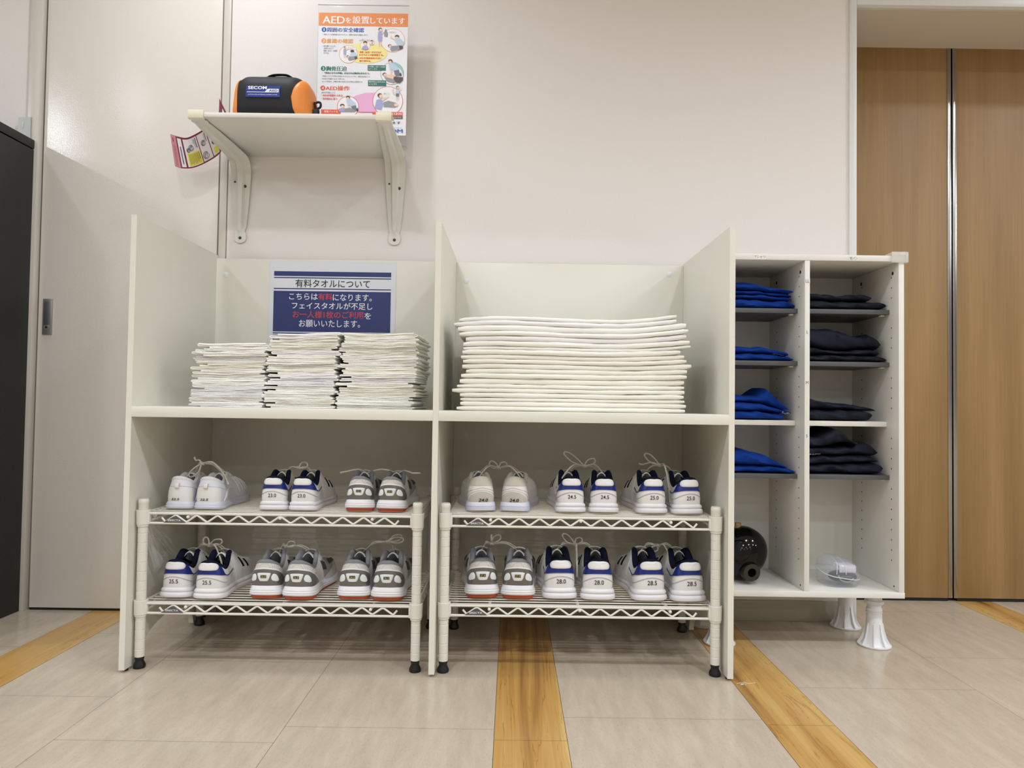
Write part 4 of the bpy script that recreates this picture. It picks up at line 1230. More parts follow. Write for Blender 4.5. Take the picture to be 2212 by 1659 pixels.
# ================================================================== HANGING LEAFLET
M_maroon = mat('leaflet_maroon', (118, 34, 62), .35)
M_pinkb = mat('leaflet_pink', (193, 124, 134), .4)
M_lwhite = mat('leaflet_white', (224, 222, 226), .35)
M_yellow = mat('leaflet_yellow', (222, 214, 70), .4)
M_lgrey = mat('leaflet_drawing', (96, 98, 108), .6)
def build_leaflet():
    t = thing('instruction_leaflet', (-.96, .43, 1.552), 'curled maroon and white instruction leaflet hanging over the left end of the wall shelf', 'leaflet')
    A = spline([(-1.122, .43, 1.571), (-1.095, .425, 1.562), (-1.066, .42, 1.556), (-1.035, .41, 1.563), (-.992, .40, 1.583), (-.962, .405, 1.606), (-.962, .42, 1.640), (-.974, .45, 1.699)], 12)
    B = spline([(-1.104, .43, 1.466), (-1.08, .435, 1.461), (-1.045, .44, 1.466), (-1.0, .447, 1.491), (-.966, .450, 1.520), (-.958, .450, 1.556), (-.948, .450, 1.600), (-.944, .452, 1.640)], 12)
    A = resample(A, 61); B = resample(B, 61)
    def S(a, b, off=0.0):
        i = min(max(a, 0), .9999) * 60; k = int(i); f = i - k
        pa = A[k] * (1 - f) + A[k + 1] * f; pb = B[k] * (1 - f) + B[k + 1] * f
        p = pa * (1 - b) + pb * b
        d = (A[k + 1] - A[k]) * (1 - b) + (B[k + 1] - B[k]) * b
        n = np.cross(pa - pb, d); n /= np.linalg.norm(n) + 1e-9
        if n[1] > 0: n = -n
        return p + n * off
    mb = MB()
    G = [[S(a, b, .0003) for b in np.linspace(0, 1, 12)] for a in np.linspace(0, 1, 50)]
    G2 = [[S(a, b, -.0003) for b in np.linspace(0, 1, 12)] for a in np.linspace(0, 1, 50)]
    mb.grid(G); mb.grid(G2, flip=True)
    build(mb, 'sheet', M_maroon, t, 60)
    def patch(m, a0, a1, b0, b1, off=.0008, n=8):
        m.grid([[S(a, b, off) for b in np.linspace(b0, b1, 6)] for a in np.linspace(a0, a1, n)])
    mb = MB(); patch(mb, 0, .07, .01, .99); build(mb, 'pink_band', M_pinkb, t, 60)
    mb = MB()
    for a0, a1, b0, b1 in ((.085, .135, .06, .96), (.155, .335, .06, .96), (.345, .465, .06, .95), (.475, .56, .06, .94), (.60, .70, .06, .94), (.885, .95, .35, .8)): patch(mb, a0, a1, b0, b1)
    wp = build(mb, 'white_panels', M_lwhite, t, 60)
    mb = MB(); patch(mb, .175, .330, .52, .93, .0012); patch(mb, .50, .555, .70, .9, .0012); build(mb, 'yellow_box', M_yellow, t, 60)
    # rows of fine print and line drawings of hands, drawn as thin strokes
    mb = MB()
    def stroke(pts, r=.0007): mb.tube([S(a, b, .0016) for a, b in pts], r, 4)
    for a, b0, b1, r in ((.11, .32, .86, .0016), (.315, .10, .42, .0014), (.298, .12, .40, .0006), (.285, .12, .25, .0006), (.445, .10, .38, .0013), (.430, .10, .38, .0006), (.315, .56, .80, .0011), (.298, .56, .88, .0007), (.285, .56, .84, .0007), (.27, .56, .9, .0007), (.255, .56, .9, .0007), (.24, .56, .86, .0007), (.225, .56, .9, .0007), (.21, .56, .88, .0007), (.195, .56, .9, .0007), (.03, .08, .2, .0012), (.04, .3, .95, .0004), (.025, .3, .95, .0004)):
        n = 12; k = 0
        while b0 + k * .035 < b1:
            stroke([(a, b0 + k * .035), (a, min(b1, b0 + k * .035 + .026))], r); k += 1
    for ca, cb, s in ((.24, .36, 1.0), (.20, .42, .7), (.40, .38, .9), (.39, .78, 1.2), (.52, .34, .7), (.52, .52, .7)):
        for q in range(3):
            stroke([(ca + .030 * s * math.cos(v + q) * (1 - .25 * q), cb + .10 * s * math.sin(v + q * .6) * (1 - .25 * q)) for v in np.linspace(0, 5.5, 14)], .0006)
    build(mb, 'print', M_lgrey, wp, 60)
build_leaflet()

# ================================================================== AED POSTER
def build_poster():
    t = thing('emergency_poster', (-.51, .462, 1.5506), 'white and orange Japanese first aid poster in a clear holder standing on the wall shelf', 'poster')
    Y = .4585
    # paper seen at these zoom coordinates of its 1040 x 1457 outline
    X0, X1, Z1, Z0 = -.6555, -.3610, 1.995, 1.588
    def fx(u): return X0 + (u - 55) / 1035.0 * (X1 - X0)
    def fz(v): return Z1 - (v - 163) / (1618.0 - 163) * (Z1 - Z0)
    mb = MB(); mb.box(X0, X1, Y, Y + .0006, Z0, Z1); sh = build(mb, 'printed_sheet', mat('poster_paper', (234, 234, 240), .3, spec=.4), t)
    mb = MB(); mb.box(X0 - .003, X1 + .003, Y + .001, Y + .0035, 1.5512, 2.0225, .0006); build(mb, 'clear_holder', M_clear, t)
    mb = MB(); mb.box(X0 - .0035, X1 + .0035, Y - .0010, Y + .0040, 2.0215, 2.0245, .0006); build(mb, 'top_edge', mat('holder_edge', (214, 214, 212), .25), t)
    mb = MB(); mb.box(X0 - .003, X1 + .003, Y - .008, Y + .030, 1.5506, 1.5530, .0005); build(mb, 'foot_plate', M_clear, t)
    order = [0]
    def F(u, v): return (fx(u), Y - .00012 - order[0] * 1.1e-5, fz(v))
    f1 = f2 = f3 = f4 = F       # every printed layer lies a hair above the one before it
    cols = {'or': (230, 140, 78), 'bl': (38, 92, 178), 'am': (232, 158, 76), 'gr': (36, 112, 98), 'rd': (222, 98, 68), 'w': (240, 240, 244), 'k': (62, 60, 64), 'ye': (240, 232, 152), 'pk': (232, 176, 214),
            'skin': (238, 206, 184), 'shirt': (190, 208, 230), 'vest': (164, 166, 214), 'trou': (112, 118, 136), 'grey': (150, 150, 156), 'brn': (96, 60, 46), 'rln': (214, 92, 88), 'teal': (150, 200, 192), 'brown': (112, 88, 78), 'dk': (84, 70, 78)}
    B = {k: MB() for k in cols}
    def quad(k, a, b, c, d, f=f1): order[0] += 1; B[k].add([f(a, d), f(b, d), f(b, c), f(a, c)], [(0, 1, 2, 3)])
    def poly(k, pts, f=f3):
        a = sum(pts[i][0] * pts[(i + 1) % len(pts)][1] - pts[(i + 1) % len(pts)][0] * pts[i][1] for i in range(len(pts)))
        if a > 0: pts = pts[::-1]
        order[0] += 1
        B[k].add([f(*p) for p in pts], [tuple(range(len(pts)))])
    def ell(k, cx, cy, rx, ry=None, f=f3, n=28, a0=0): 
        ry = ry or rx
        poly(k, [(cx + rx * math.cos(2 * PI * i / n + a0), cy + ry * math.sin(2 * PI * i / n + a0)) for i in range(n)], f)
    def ringc(k, cx, cy, r, w=5, f=f2, n=48):
        G = [[f(cx + q * math.cos(2 * PI * i / n), cy + q * math.sin(2 * PI * i / n)) for q in (r, r - w)] for i in range(n + 1)]
        order[0] += 1; G = [[f(cx + q * math.cos(2 * PI * i / n), cy + q * math.sin(2 * PI * i / n)) for q in (r, r - w)] for i in range(n + 1)]
        B[k].grid(G)
    def tx(k, s, a, b, c, d, bold=.0, f=f2):
        w = 0 if bold < .012 else (1.6 if d - c < 40 else 2.2)
        for q in ((0,) if not w else (-w, 0, w)):
            order[0] += 1
            B[k].text(s, (a, b, 0, d - c), lambda x, z: f(x + q, d - z), 0.0, keep=False)
    # header
    quad('or', 55, 1092, 163, 322)
    tx('w', 'AED', 100, 355, 205, 292, .045); tx('w', 'を', 368, 430, 218, 285, .018); tx('w', '設置', 448, 640, 200, 290, .016); tx('w', 'しています', 655, 1055, 215, 288, .018)
    tx('w', '救命処置の流れ', 900, 1058, 298, 306)
    # numbered headings
    def head(k, n, s, v0, v1, u1, u0=152):
        ell(k, 119, (v0 + v1) / 2, 29, 29, f1); tx('w', n, 114 if n == '1' else 108, 124 if n == '1' else 130, v0 + 12, v1 - 10, .0, f4); tx(k, s, u0, u1, v0, v1, .014)
    head('bl', '1', '周囲の安全確認', 340, 394, 582)
    head('am', '2', '意識の確認', 474, 528, 458)
    head('gr', '3', '胸骨圧迫', 804, 860, 392)
    head('rd', '4', 'AED操作', 1038, 1092, 428)
    # backdrops
    ell('ye', 610, 640, 250, 125, f1); 
    poly('pk', [(420, 1200), (500, 1150), (620, 1116), (760, 1114), (900, 1200), (900, 1350), (420, 1350)], f1)
    for k, cx, cy, r, w in (('am', 918, 485, 142, 5), ('am', 408, 658, 108, 5), ('am', 600, 550, 58, 4), ('am', 676, 516, 34, 4), ('gr', 920, 880, 135, 4), ('rln', 874, 1212, 176, 6), ('rln', 415, 1285, 127, 6)):
        ell('w', cx, cy, r - 1, r - 1, f2, 40); ringc(k, cx, cy, r, w, f3, 40)
    poly('teal', [(860, 760), (920, 742), (990, 762), (1045, 830), (1056, 890), (1046, 900), (1020, 840), (960, 780)], f4)
    # body texts
    tx('k', '・倒れている傷病者をみつけたら、周囲の安全を確認します。', 105, 630, 416, 434)
    for i, s in enumerate(('・肩を軽くたたき、', '大声をかけて', '意識（反応）の確認', 'をする。')):
        tx('k', s, 105 if i == 0 else 118, (262, 234, 278, 184)[i], 554 + 28 * i, 574 + 28 * i)
    for i, (s, u0, u1) in enumerate((('・意識（反応）がなければ', 522, 788), ('ただちに119番通報する。', 532, 818), ('・AEDを傷病者のそばに', 522, 792), ('取り寄せる。', 538, 672))):
        v = (620, 652, 690, 724)[i]; tx('rd', s, u0, u1, v, v + 24, .015, f3)
    tx('gr', '・「普段どおりの呼吸」がなければ胸骨圧迫を行う。', 105, 660, 874, 896, .015)
    tx('k', '※普段どおりの呼吸の有無がわからないときも、胸骨圧迫を行う。', 108, 668, 914, 932)
    tx('k', '※AEDが到着するまで続ける。', 108, 374, 946, 964); tx('k', '※人工呼吸は、訓練を積み自信がある場合は実施する。', 108, 582, 978, 996)
    tx('k', 'AEDが到着したら', 104, 264, 1110, 1130)
    tx('rd', '・AEDの電源を入れる', 104, 350, 1140, 1164, .012); tx('rd', '・音声指示に従う', 104, 288, 1180, 1204, .012)
    for (a, b, c, d, s1, s2, e) in ((634, 846, 786, 850, '1分間に100～120回', 'のテンポで', 745), (642, 852, 966, 1034, '胸が約5cm沈み込む', 'ように押す', 748)):
        quad('gr', a, b, c, d, f4)
        f5 = F
        tx('w', s1, a + 10, b - 10, c + 8, c + 28, .01, f5); tx('w', s2, a + 10, e, c + 36, c + 56, .01, f5)
    for a, b, c, d in ((528, 650, 466, 490), (866, 958, 374, 398), (394, 496, 566, 604), (818, 900, 1110, 1136)):
        quad('w', a, b, c, d, f4); 
    f5 = F
    tx('k', '119番ですか！', 534, 644, 472, 486, 0, f5); tx('k', 'AEDを！', 876, 950, 380, 394, 0, f5); tx('k', 'だいじょうぶ', 400, 490, 570, 584, 0, f5); tx('k', 'ですか？', 400, 460, 588, 602, 0, f5); tx('k', '離れて！', 826, 892, 1116, 1132, 0, f5)
    quad('rd', 106, 332, 1322, 1420, f4); tx('w', '電極パッドを', 140, 300, 1330, 1360, .01, f5)
    quad('rln', 540, 760, 1344, 1351, f2)
    quad('rd', 700, 1050, 1342, 1384, f4); tx('w', 'てください', 920, 1044, 1350, 1376, .015, f5)
    quad('brown', 600, 1050, 1388, 1422, f4); tx('w', '電気ショックを与える。', 860, 1040, 1396, 1412, .0, f5)
    tx('k', 'AEDを設置しています', 480, 1028, 1452, 1484, .02, f5)
    tx('bl', 'SECOM', 760, 1052, 1545, 1588, .05, f5); tx('k', '信頼される安心を、', 900, 1050, 1526, 1536, 0, f5)
    # line figures: helper standing / kneeling / lying
    def stand(x, y, s, top, bot):       # head at x,y
        ell('brn', x, y - 4 * s, 22 * s, 22 * s, f3, 16); ell('skin', x + 5 * s, y + 4 * s, 17 * s, 18 * s, f4, 14)
        poly(top, [(x - 24 * s, y + 26 * s), (x + 22 * s, y + 26 * s), (x + 24 * s, y + 92 * s), (x - 26 * s, y + 92 * s)], f4)
        poly(bot, [(x - 26 * s, y + 90 * s), (x + 24 * s, y + 90 * s), (x + 22 * s, y + 140 * s), (x - 22 * s, y + 140 * s)], f4)
        for d in (-14, 10): poly('skin', [(x + (d - 6) * s, y + 140 * s), (x + (d + 6) * s, y + 140 * s), (x + (d + 8) * s, y + 200 * s), (x + (d - 2) * s, y + 200 * s)], f3)
        poly('skin', [(x + 18 * s, y + 34 * s), (x + 62 * s, y + 10 * s), (x + 66 * s, y + 20 * s), (x + 22 * s, y + 52 * s)], f3)
    def lying(x, y, s, d=1):
        ell('brn', x, y - 3, 22 * s, 18 * s, f3, 16); ell('skin', x + 5 * d, y + 2, 18 * s, 16 * s, f4, 14)
        poly('grey', [(x + 18 * s * d, y - 2 * s), (x + 110 * s * d, y - 8 * s), (x + 122 * s * d, y + 40 * s), (x + 20 * s * d, y + 60 * s), (x + 4 * d * s, y + 40 * s)], f4)
        poly('dk', [(x + 105 * s * d, y - 6 * s), (x + 150 * s * d, y - 4 * s), (x + 154 * s * d, y + 26 * s), (x + 118 * s * d, y + 42 * s)], f4)
    def kneel(x, y, s, d=1):           # bent over with straight arms
        ell('brn', x, y - 3 * s, 25 * s, 22 * s, f4, 16); ell('skin', x - 2 * s * d, y + 10 * s, 18 * s, 16 * s, f5, 14)
        poly('shirt', [(x - 22 * s * d, y + 32 * s), (x + 28 * s * d, y + 14 * s), (x + 92 * s * d, y + 66 * s), (x + 100 * s * d, y + 106 * s), (x + 40 * s * d, y + 118 * s)], f4)
        poly('shirt', [(x - 22 * s * d, y + 30 * s), (x + 14 * s * d, y + 36 * s), (x + 22 * s * d, y + 120 * s), (x + 2 * s * d, y + 124 * s)], f4)
        poly('skin', [(x + 2 * s * d, y + 120 * s), (x + 22 * s * d, y + 118 * s), (x + 20 * s * d, y + 160 * s), (x + 2 * s * d, y + 160 * s)], f4)
        poly('trou', [(x + 42 * s * d, y + 112 * s), (x + 100 * s * d, y + 98 * s), (x + 120 * s * d, y + 170 * s), (x + 60 * s * d, y + 178 * s)], f4)
        poly('k', [(x + 108 * s * d, y + 150 * s), (x + 124 * s * d, y + 130 * s), (x + 136 * s * d, y + 170 * s), (x + 118 * s * d, y + 176 * s)], f4)
    stand(772, 362, 1.0, 'vest', 'vest'); poly('grey', [(816, 400), (830, 352), (842, 352), (862, 408), (856, 446), (818, 440)], f4)
    ell('brn', 968, 440, 26, 20, f4, 16); ell('skin', 966, 456, 20, 16, f5, 14)
    poly('shirt', [(930, 470), (990, 452), (1044, 500), (1046, 545), (975, 548)], f4); poly('skin', [(900, 424), (912, 452), (944, 470), (930, 480), (890, 455)], f4)
    lying(886, 556, 1.0)
    stand(366, 584, .60, 'vest', 'vest'); ell('brn', 452, 622, 22, 16, f4, 16); poly('shirt', [(436, 640), (490, 634), (508, 672), (470, 690), (420, 690)], f4); lying(402, 690, .72)
    ell('brn', 600, 518, 24, 18, f4, 14); ell('skin', 600, 536, 20, 18, f5, 14); poly('vest', [(572, 562), (630, 562), (640, 594), (600, 606), (562, 594)], f4)
    ell('brn', 676, 502, 16, 12, f4, 14); ell('skin', 676, 512, 13, 12, f5, 14); poly('shirt', [(656, 530), (696, 530), (700, 542), (654, 542)], f4)
    kneel(896, 738, 1.0); ell('brn', 832, 894, 24, 20, f4, 16); ell('skin', 838, 900, 20, 16, f5, 14)
    poly('skin', [(850, 896), (960, 902), (950, 950), (860, 935)], f3); poly('dk', [(940, 920), (1046, 926), (1046, 960), (1010, 998), (950, 985), (936, 950)], f4); poly('grey', [(826, 924), (880, 936), (960, 972), (944, 1000), (860, 976)], f4)
    ell('brn', 782, 1146, 28, 26, f4, 16); ell('skin', 794, 1156, 20, 22, f5, 14); poly('vest', [(746, 1200), (800, 1186), (826, 1250), (800, 1320), (724, 1300)], f4)
    poly('skin', [(800, 1186), (884, 1150), (890, 1164), (812, 1216)], f5)
    poly('grey', [(824, 1230), (880, 1208), (980, 1236), (996, 1262), (960, 1290), (830, 1280)], f4); ell('skin', 972, 1256, 24, 18, f5, 14)
    stand(986, 1050, .78, 'shirt', 'trou'); poly('skin', [(920, 1080), (936, 1064), (944, 1120), (960, 1130), (950, 1144), (928, 1120)], f4)
    kneel(414, 1178, .92); ell('brn', 350, 1272, 26, 18, f4, 14); ell('skin', 352, 1288, 20, 18, f5, 14); poly('vest', [(312, 1310), (372, 1300), (380, 1346), (310, 1346)], f4); poly('grey', [(372, 1310), (440, 1300), (500, 1326), (500, 1346), (372, 1346)], f4)
    names = {'or': 'header_band', 'bl': 'blue_lettering', 'am': 'amber_lettering', 'gr': 'green_lettering', 'rd': 'red_lettering', 'w': 'white_lettering', 'k': 'black_lettering'}
    pics = MB(); pm = []
    for k in cols:
        if not B[k].f: continue
        if k in names: build(B[k], names[k], mat('poster_' + names[k], cols[k], .4), sh)
        else:
            pics.cur = len(pm); pm.append(mat('poster_ink_' + k, cols[k], .4)); pics.add(B[k].v, B[k].f)
    build(pics, 'illustrations', pm, sh)
build_poster()

# ================================================================== CLOTHES SHELVES
def build_clothes_cabinet():
    t = thing('clothes_cabinet', (.877, .38, 0), 'white two-column shelf cabinet on plastic legs holding clothes, right of the desks', 'cabinet')
    YF, YB = .235, .528
    mb = MB(); mb.box(.584, 1.158, YF - .001, YB, 1.147, 1.1645, .001); build(mb, 'top_panel', M_white_lam, t)
    mb = MB(); mb.box(.584, 1.1565, YF - .001, YB, .1575, .1745, .001); build(mb, 'bottom_panel', M_white_lam, t)
    for a, b in ((.584, .600), (1.1395, 1.1555)):
        mb = MB(); mb.box(a, b, YF, YB, .1747, 1.1468, .0008); sp = build(mb, 'side_panel', M_white_lam, t)
    mb = MB(); mb.box(.862, .877, YF, YB - .006, .1747, 1.1468, .0008); dv = build(mb, 'divider', M_white_lam, t)
    mb = MB(); mb.box(.600, 1.1395, YB - .006, YB, .1747, 1.1468); build(mb, 'back_panel', M_white_lam, t)
    for x0, x1 in ((.601, .861), (.878, 1.1385)):
        for z in (.997, .838, .498):
            mb = MB(); mb.box(x0, x1, .287, YB - .008, z, z + .0125, .0015); s = build(mb, 'charcoal_shelf', M_darkshelf, t)
            mb = MB(); mb.box(x0, x1, .2845, .2872, z - .0008, z + .0132, .0012); build(mb, 'edge_band', M_darkedge, s)
            mb = MB()
            for xx in (x0 + .006, x1 - .012): mb.box(xx - .006, xx + .006, .30, .315, z - .0045, z - .0004, .001)
            build(mb, 'shelf_support', M_cream, s)
        mb = MB(); mb.box(x0, x1, .300, YB - .008, .6565, .672, .0008); build(mb, 'white_shelf', M_white_lam, t)
    mb = MB()
    for x, sg in ((1.1394, -1), (.8619, -1), (.8771, 1), (.6001, 1)):
        for y in (.275, .455):
            for k in range(29):
                z = .26 + k * .0302
                if any(abs(z - s) < .022 for s in (1.003, .844, .504, .664)): continue
                mb.cyl((x - .001 * -sg * 0, y, z), (x + sg * .0003, y, z), .0022, n=8)
        for y, z in ((.268, 1.118), (.46, 1.118), (.262, .186)):
            mb.cyl((x, y, z), (x + sg * .0004, y, z), .0055 if z > .5 else .003, n=12)
    build(mb, 'shelf_pin_holes', mat('hole_dark', (44, 42, 40), .9), t)
    # clear corner guard on the top right corner
    mb = MB(); mb.box(1.116, 1.166, YF - .007, YF - .0012, 1.143, 1.176, .003); mb.box(1.116, 1.166, YF - .006, YF + .034, 1.1650, 1.1745, .003); mb.box(1.159, 1.166, YF - .006, YF + .034, 1.143, 1.174, .003)
    build(mb, 'corner_guard', mat('clear_soft_plastic', (236, 234, 228), .12, alpha=.42, spec=.6), t)
    # stickers
    st = mat('sticker_paper', (232, 232, 228), .5); ik = mat('sticker_ink', (60, 60, 64), .6)
    for s, x0, x1, z0, z1, up in (('Tシャツ', .712, .745, 1.1508, 1.1592, 0), ('短パン', .994, 1.018, 1.1508, 1.1592, 0), ('LL', .8642, .8748, 1.081, 1.0905, 1), ('L', .8675, .8725, .930, .939, 1), ('M', .8655, .8730, .7805, .7895, 1), ('S', .8664, .8712, .624, .633, 1)):
        mb = MB(); yy = YF - .0015 if not up else YF - .0003
        p = .0022
        mb.box(x0 - p, x1 + p, yy - .0002, yy + .0004, z0 - p, z1 + p); stk = build(mb, 'sticker', st, t if not up else dv)
        mb = MB(); mb.text(s, (x0, x1, z0, z1), lambda a, b: (a, yy - .0005, b), .0, keep=False)
        if up:      # little serifs
            pass
        build(mb, 'lettering', ik, stk)
    # adjustable legs
    for lx, ly in ((1.100, .300), (1.097, .478), (.634, .300), (.634, .478)):
        mb = MB()
        mb.lathe([(0, 0), (.045, 0), (.047, .002), (.047, .005), (.037, .0065), (.0295, .018), (.0250, .040), (.0228, .062), (.0215, .098), (.0235, .100), (.0205, .1005), (.0205, .1045), (.0225, .105), (.0225, .112), (.0195, .1125), (.0195, .126), (.0265, .1265), (.0265, .135), (.0215, .1355), (.0215, .1570), (0, .1570)], (lx, ly, 0), 32)
        lg = build(mb, 'leg', M_legpl, t, 40)
        mb = MB()
        for k in range(8):
            a = 2 * PI * k / 8 + .3; c, s = math.cos(a), math.sin(a)
            prof = [(.020, .070), (.0245, .068), (.0285, .046), (.035, .024), (.0455, .0055), (.020, .0055)]
            w = .0014
            vs = [(lx + r * c - sg * w * s, ly + r * s + sg * w * c, z) for sg in (1, -1) for r, z in prof]
            mb.add(vs, [tuple(range(5, -1, -1)), tuple(range(6, 12))] + [(i, (i + 1) % 6, (i + 1) % 6 + 6, i + 6) for i in range(6)])
        build(mb, 'leg_rib', M_legpl, lg, 20)
build_clothes_cabinet()

def garment(name, mats, x0, x1, y0, y1, zlo, zhi, seed, label, cat, group, roll=.5, prints=None, tuck=0.0):
    """folded garment: zlo/zhi functions of u in 0..1 (left to right); fold roll at the front"""
    r = random.Random(seed)
    ph = [r.uniform(0, 6.28) for _ in range(8)]
    nx = 60; m = 26
    G = []
    for i in range(nx + 1):
        u = .5 - .5 * math.cos(PI * i / nx); u = .55 * u + .45 * (i / nx)
        if i in (0, nx): u = i / nx
        ex = max(0.0, (u - .955) / .045, (.03 - u) / .03)
        e = max(.25, math.sqrt(max(0.0, 1 - ex * ex)))
        lo, hi = zlo(u), zhi(u); h = max(hi - lo, .002); mid = (lo + hi) / 2
        x = x0 + (x1 - x0) * u
        row = []
        yf = y0 + .005 * math.sin(5 * u + ph[0]) + .0025 * math.sin(13 * u + ph[1])
        for k in range(m):
            a = 2 * PI * k / m
            c, s = math.cos(a), math.sin(a)
            yy = (yf + y1) / 2 + (y1 - yf) / 2 * math.copysign(abs(c) ** .45, c) * (.97 + .03 * e)
            zz = mid + h / 2 * e * math.copysign(abs(s) ** .6, s)
            wr = .0020 * math.sin(15 * u + 26 * (yy - y0) + ph[2]) * math.sin(8 * u + ph[3]) + .0008 * math.sin(37 * u + 60 * (yy - y0) + ph[4])
            if s > 0: zz += wr * min(1, h / .012) * e
            if c < 0: yy += .0022 * math.sin(19 * u + 260 * (zz - mid) + ph[5]) + .003 * math.sin(7 * u + 90 * (zz - mid) + ph[7])
            row.append((x + .003 * math.sin(k * .9 + ph[6]) * (u > .9), yy, zz))
        G.append(row)
    mb = MB(); mb.grid(G, cv=True)
    mb.f.append(tuple(range(m))[::-1]); mb.m.append(0); mb.f.append(tuple(nx * m + k for k in range(m))); mb.m.append(0)
    base = ((x0 + x1) / 2, (y0 + y1) / 2, zlo(.5))
    o = solo(mb, name, mats, base, label, cat, group, 60)
    if prints:      # broken white screen print lying on the cloth
        u0, u1, k0, k1 = prints
        A = np.array(G); cen = A.mean(1)
        mb = MB()
        for ii in range(int(u0 * nx), int(u1 * nx)):
            for kk in range(k0, k1):
                if r.random() < .38: continue
                q = [A[ii, kk], A[ii + 1, kk], A[ii + 1, kk + 1], A[ii, kk + 1]]
                n = np.cross(q[1] - q[0], q[3] - q[0]); n /= np.linalg.norm(n) + 1e-9
                mid_ = sum(q) / 4
                if np.dot(n, mid_ - cen[ii]) < 0: n = -n
                sh = [mid_ + (p - mid_) * .8 + n * .0007 for p in q]
                mb.add(sh, [(0, 1, 2, 3)])
        build(mb, 'white_print', M_wprint, o, base=base)
    return o
def lerpf(*p):
    xs = np.linspace(0, 1, len(p)); return lambda u: float(np.interp(u, xs, p))
def shirt_stack(zs, tops, xs, group, descr, name, m, cat, seed, y0=.297, x0=.6015, prints={}):
    """tops: list of profiles (heights above shelf left->right) bottom to top"""
    n = len(tops); prev = [0.0]
    for j, tp in enumerate(tops):
        lo = lerpf(*[zs + .0006 + max(p, 0) for p in prev]); hi = lerpf(*[zs + p for p in tp])
        nm_ = ('only one' if n == 1 else 'bottom one' if j == 0 else 'top one' if j == n - 1 else ORD[j] + ' from the bottom')
        garment(name, m, x0, xs[j], y0 + .004 * ((j * 7) % 3), .50, lo, hi, seed + j, descr % nm_, cat, group, prints=prints.get(j))
        prev = [p + .0004 for p in tp]
TS, TT = 'blue T-shirts in the left column of the cabinet', 'navy shorts in the right column of the cabinet'
TL = 'royal blue T-shirt on the %s shelf, %%s of the pile'
shirt_stack(1.0102, [[.024, .028, .030, .031, .031, .030, .029, .027, .024], [.038, .042, .042, .043, .044, .043, .040, .040, .036], [.052, .056, .057, .058, .058, .056, .052, .052, .046], [.070, .080, .084, .086, .082, .076, .068, .064, .054]], [.858, .850, .853, .848], TS, TL % 'LL', 'folded_tshirt', M_tee, 'T-shirt', 40)
shirt_stack(.8512, [[.018, .020, .021, .022, .024, .024, .022, .020, .014], [.034, .038, .038, .046, .042, .044, .040, .036, .026]], [.856, .842], TS, TL % 'L', 'folded_tshirt', M_tee, 'T-shirt', 50, prints={1: (.76, .93, 15, 18)})
shirt_stack(.6725, [[.022, .024, .025, .026, .026, .026, .024, .020, .014], [.045, .048, .050, .053, .052, .050, .046, .036, .028], [.064, .070, .074, .076, .074, .072, .098, .066, .036]], [.830, .848, .838], TS, TL % 'M', 'folded_tshirt', M_tee, 'T-shirt', 60, prints={1: (.86, .97, 13, 20)})
shirt_stack(.5112, [[.018, .020, .021, .022, .022, .022, .020, .018, .012], [.054, .062, .066, .062, .068, .058, .052, .034, .020]], [.857, .840], TS, TL % 'S', 'folded_tshirt', M_tee, 'T-shirt', 70, prints={1: (.82, .93, 16, 18)})
SX = .8785
SL = 'navy shorts on the %s shelf, %%s of the pile'
shirt_stack(1.0102, [[.028, .030, .030, .028, .028, .028, .027, .028, .025], [.046, .052, .053, .050, .045, .046, .049, .052, .048]], [1.132, 1.094], TT, SL % 'LL', 'folded_shorts', M_shorts, 'shorts', 80, x0=SX)
shirt_stack(.8512, [[.020, .023, .024, .024, .022, .020, .020, .020, .016], [.050, .046, .040, .036, .034, .036, .040, .042, .036], [.114, .108, .104, .106, .100, .084, .080, .088, .070]], [1.136, 1.116, 1.124], TT, SL % 'L', 'folded_shorts', M_shorts, 'shorts', 90, x0=SX)
shirt_stack(.6725, [[.034, .036, .036, .036, .036, .034, .032, .032, .028], [.076, .068, .062, .056, .054, .052, .048, .044, .036]], [1.092, 1.108], TT, SL % 'M', 'folded_shorts', M_shorts, 'shorts', 100, x0=SX)
shirt_stack(.5112, [[.024, .026, .028, .030, .030, .032, .034, .036, .032], [.050, .052, .054, .056, .056, .058, .058, .056, .050], [.084, .080, .078, .080, .082, .086, .094, .096, .084], [.120, .116, .110, .112, .126, .142, .128, .100, .098]], [1.124, 1.112, 1.114, 1.050], TT, SL % 'S', 'folded_shorts', M_shorts, 'shorts', 110, x0=SX, prints={2: (.02, .34, 14, 16)})

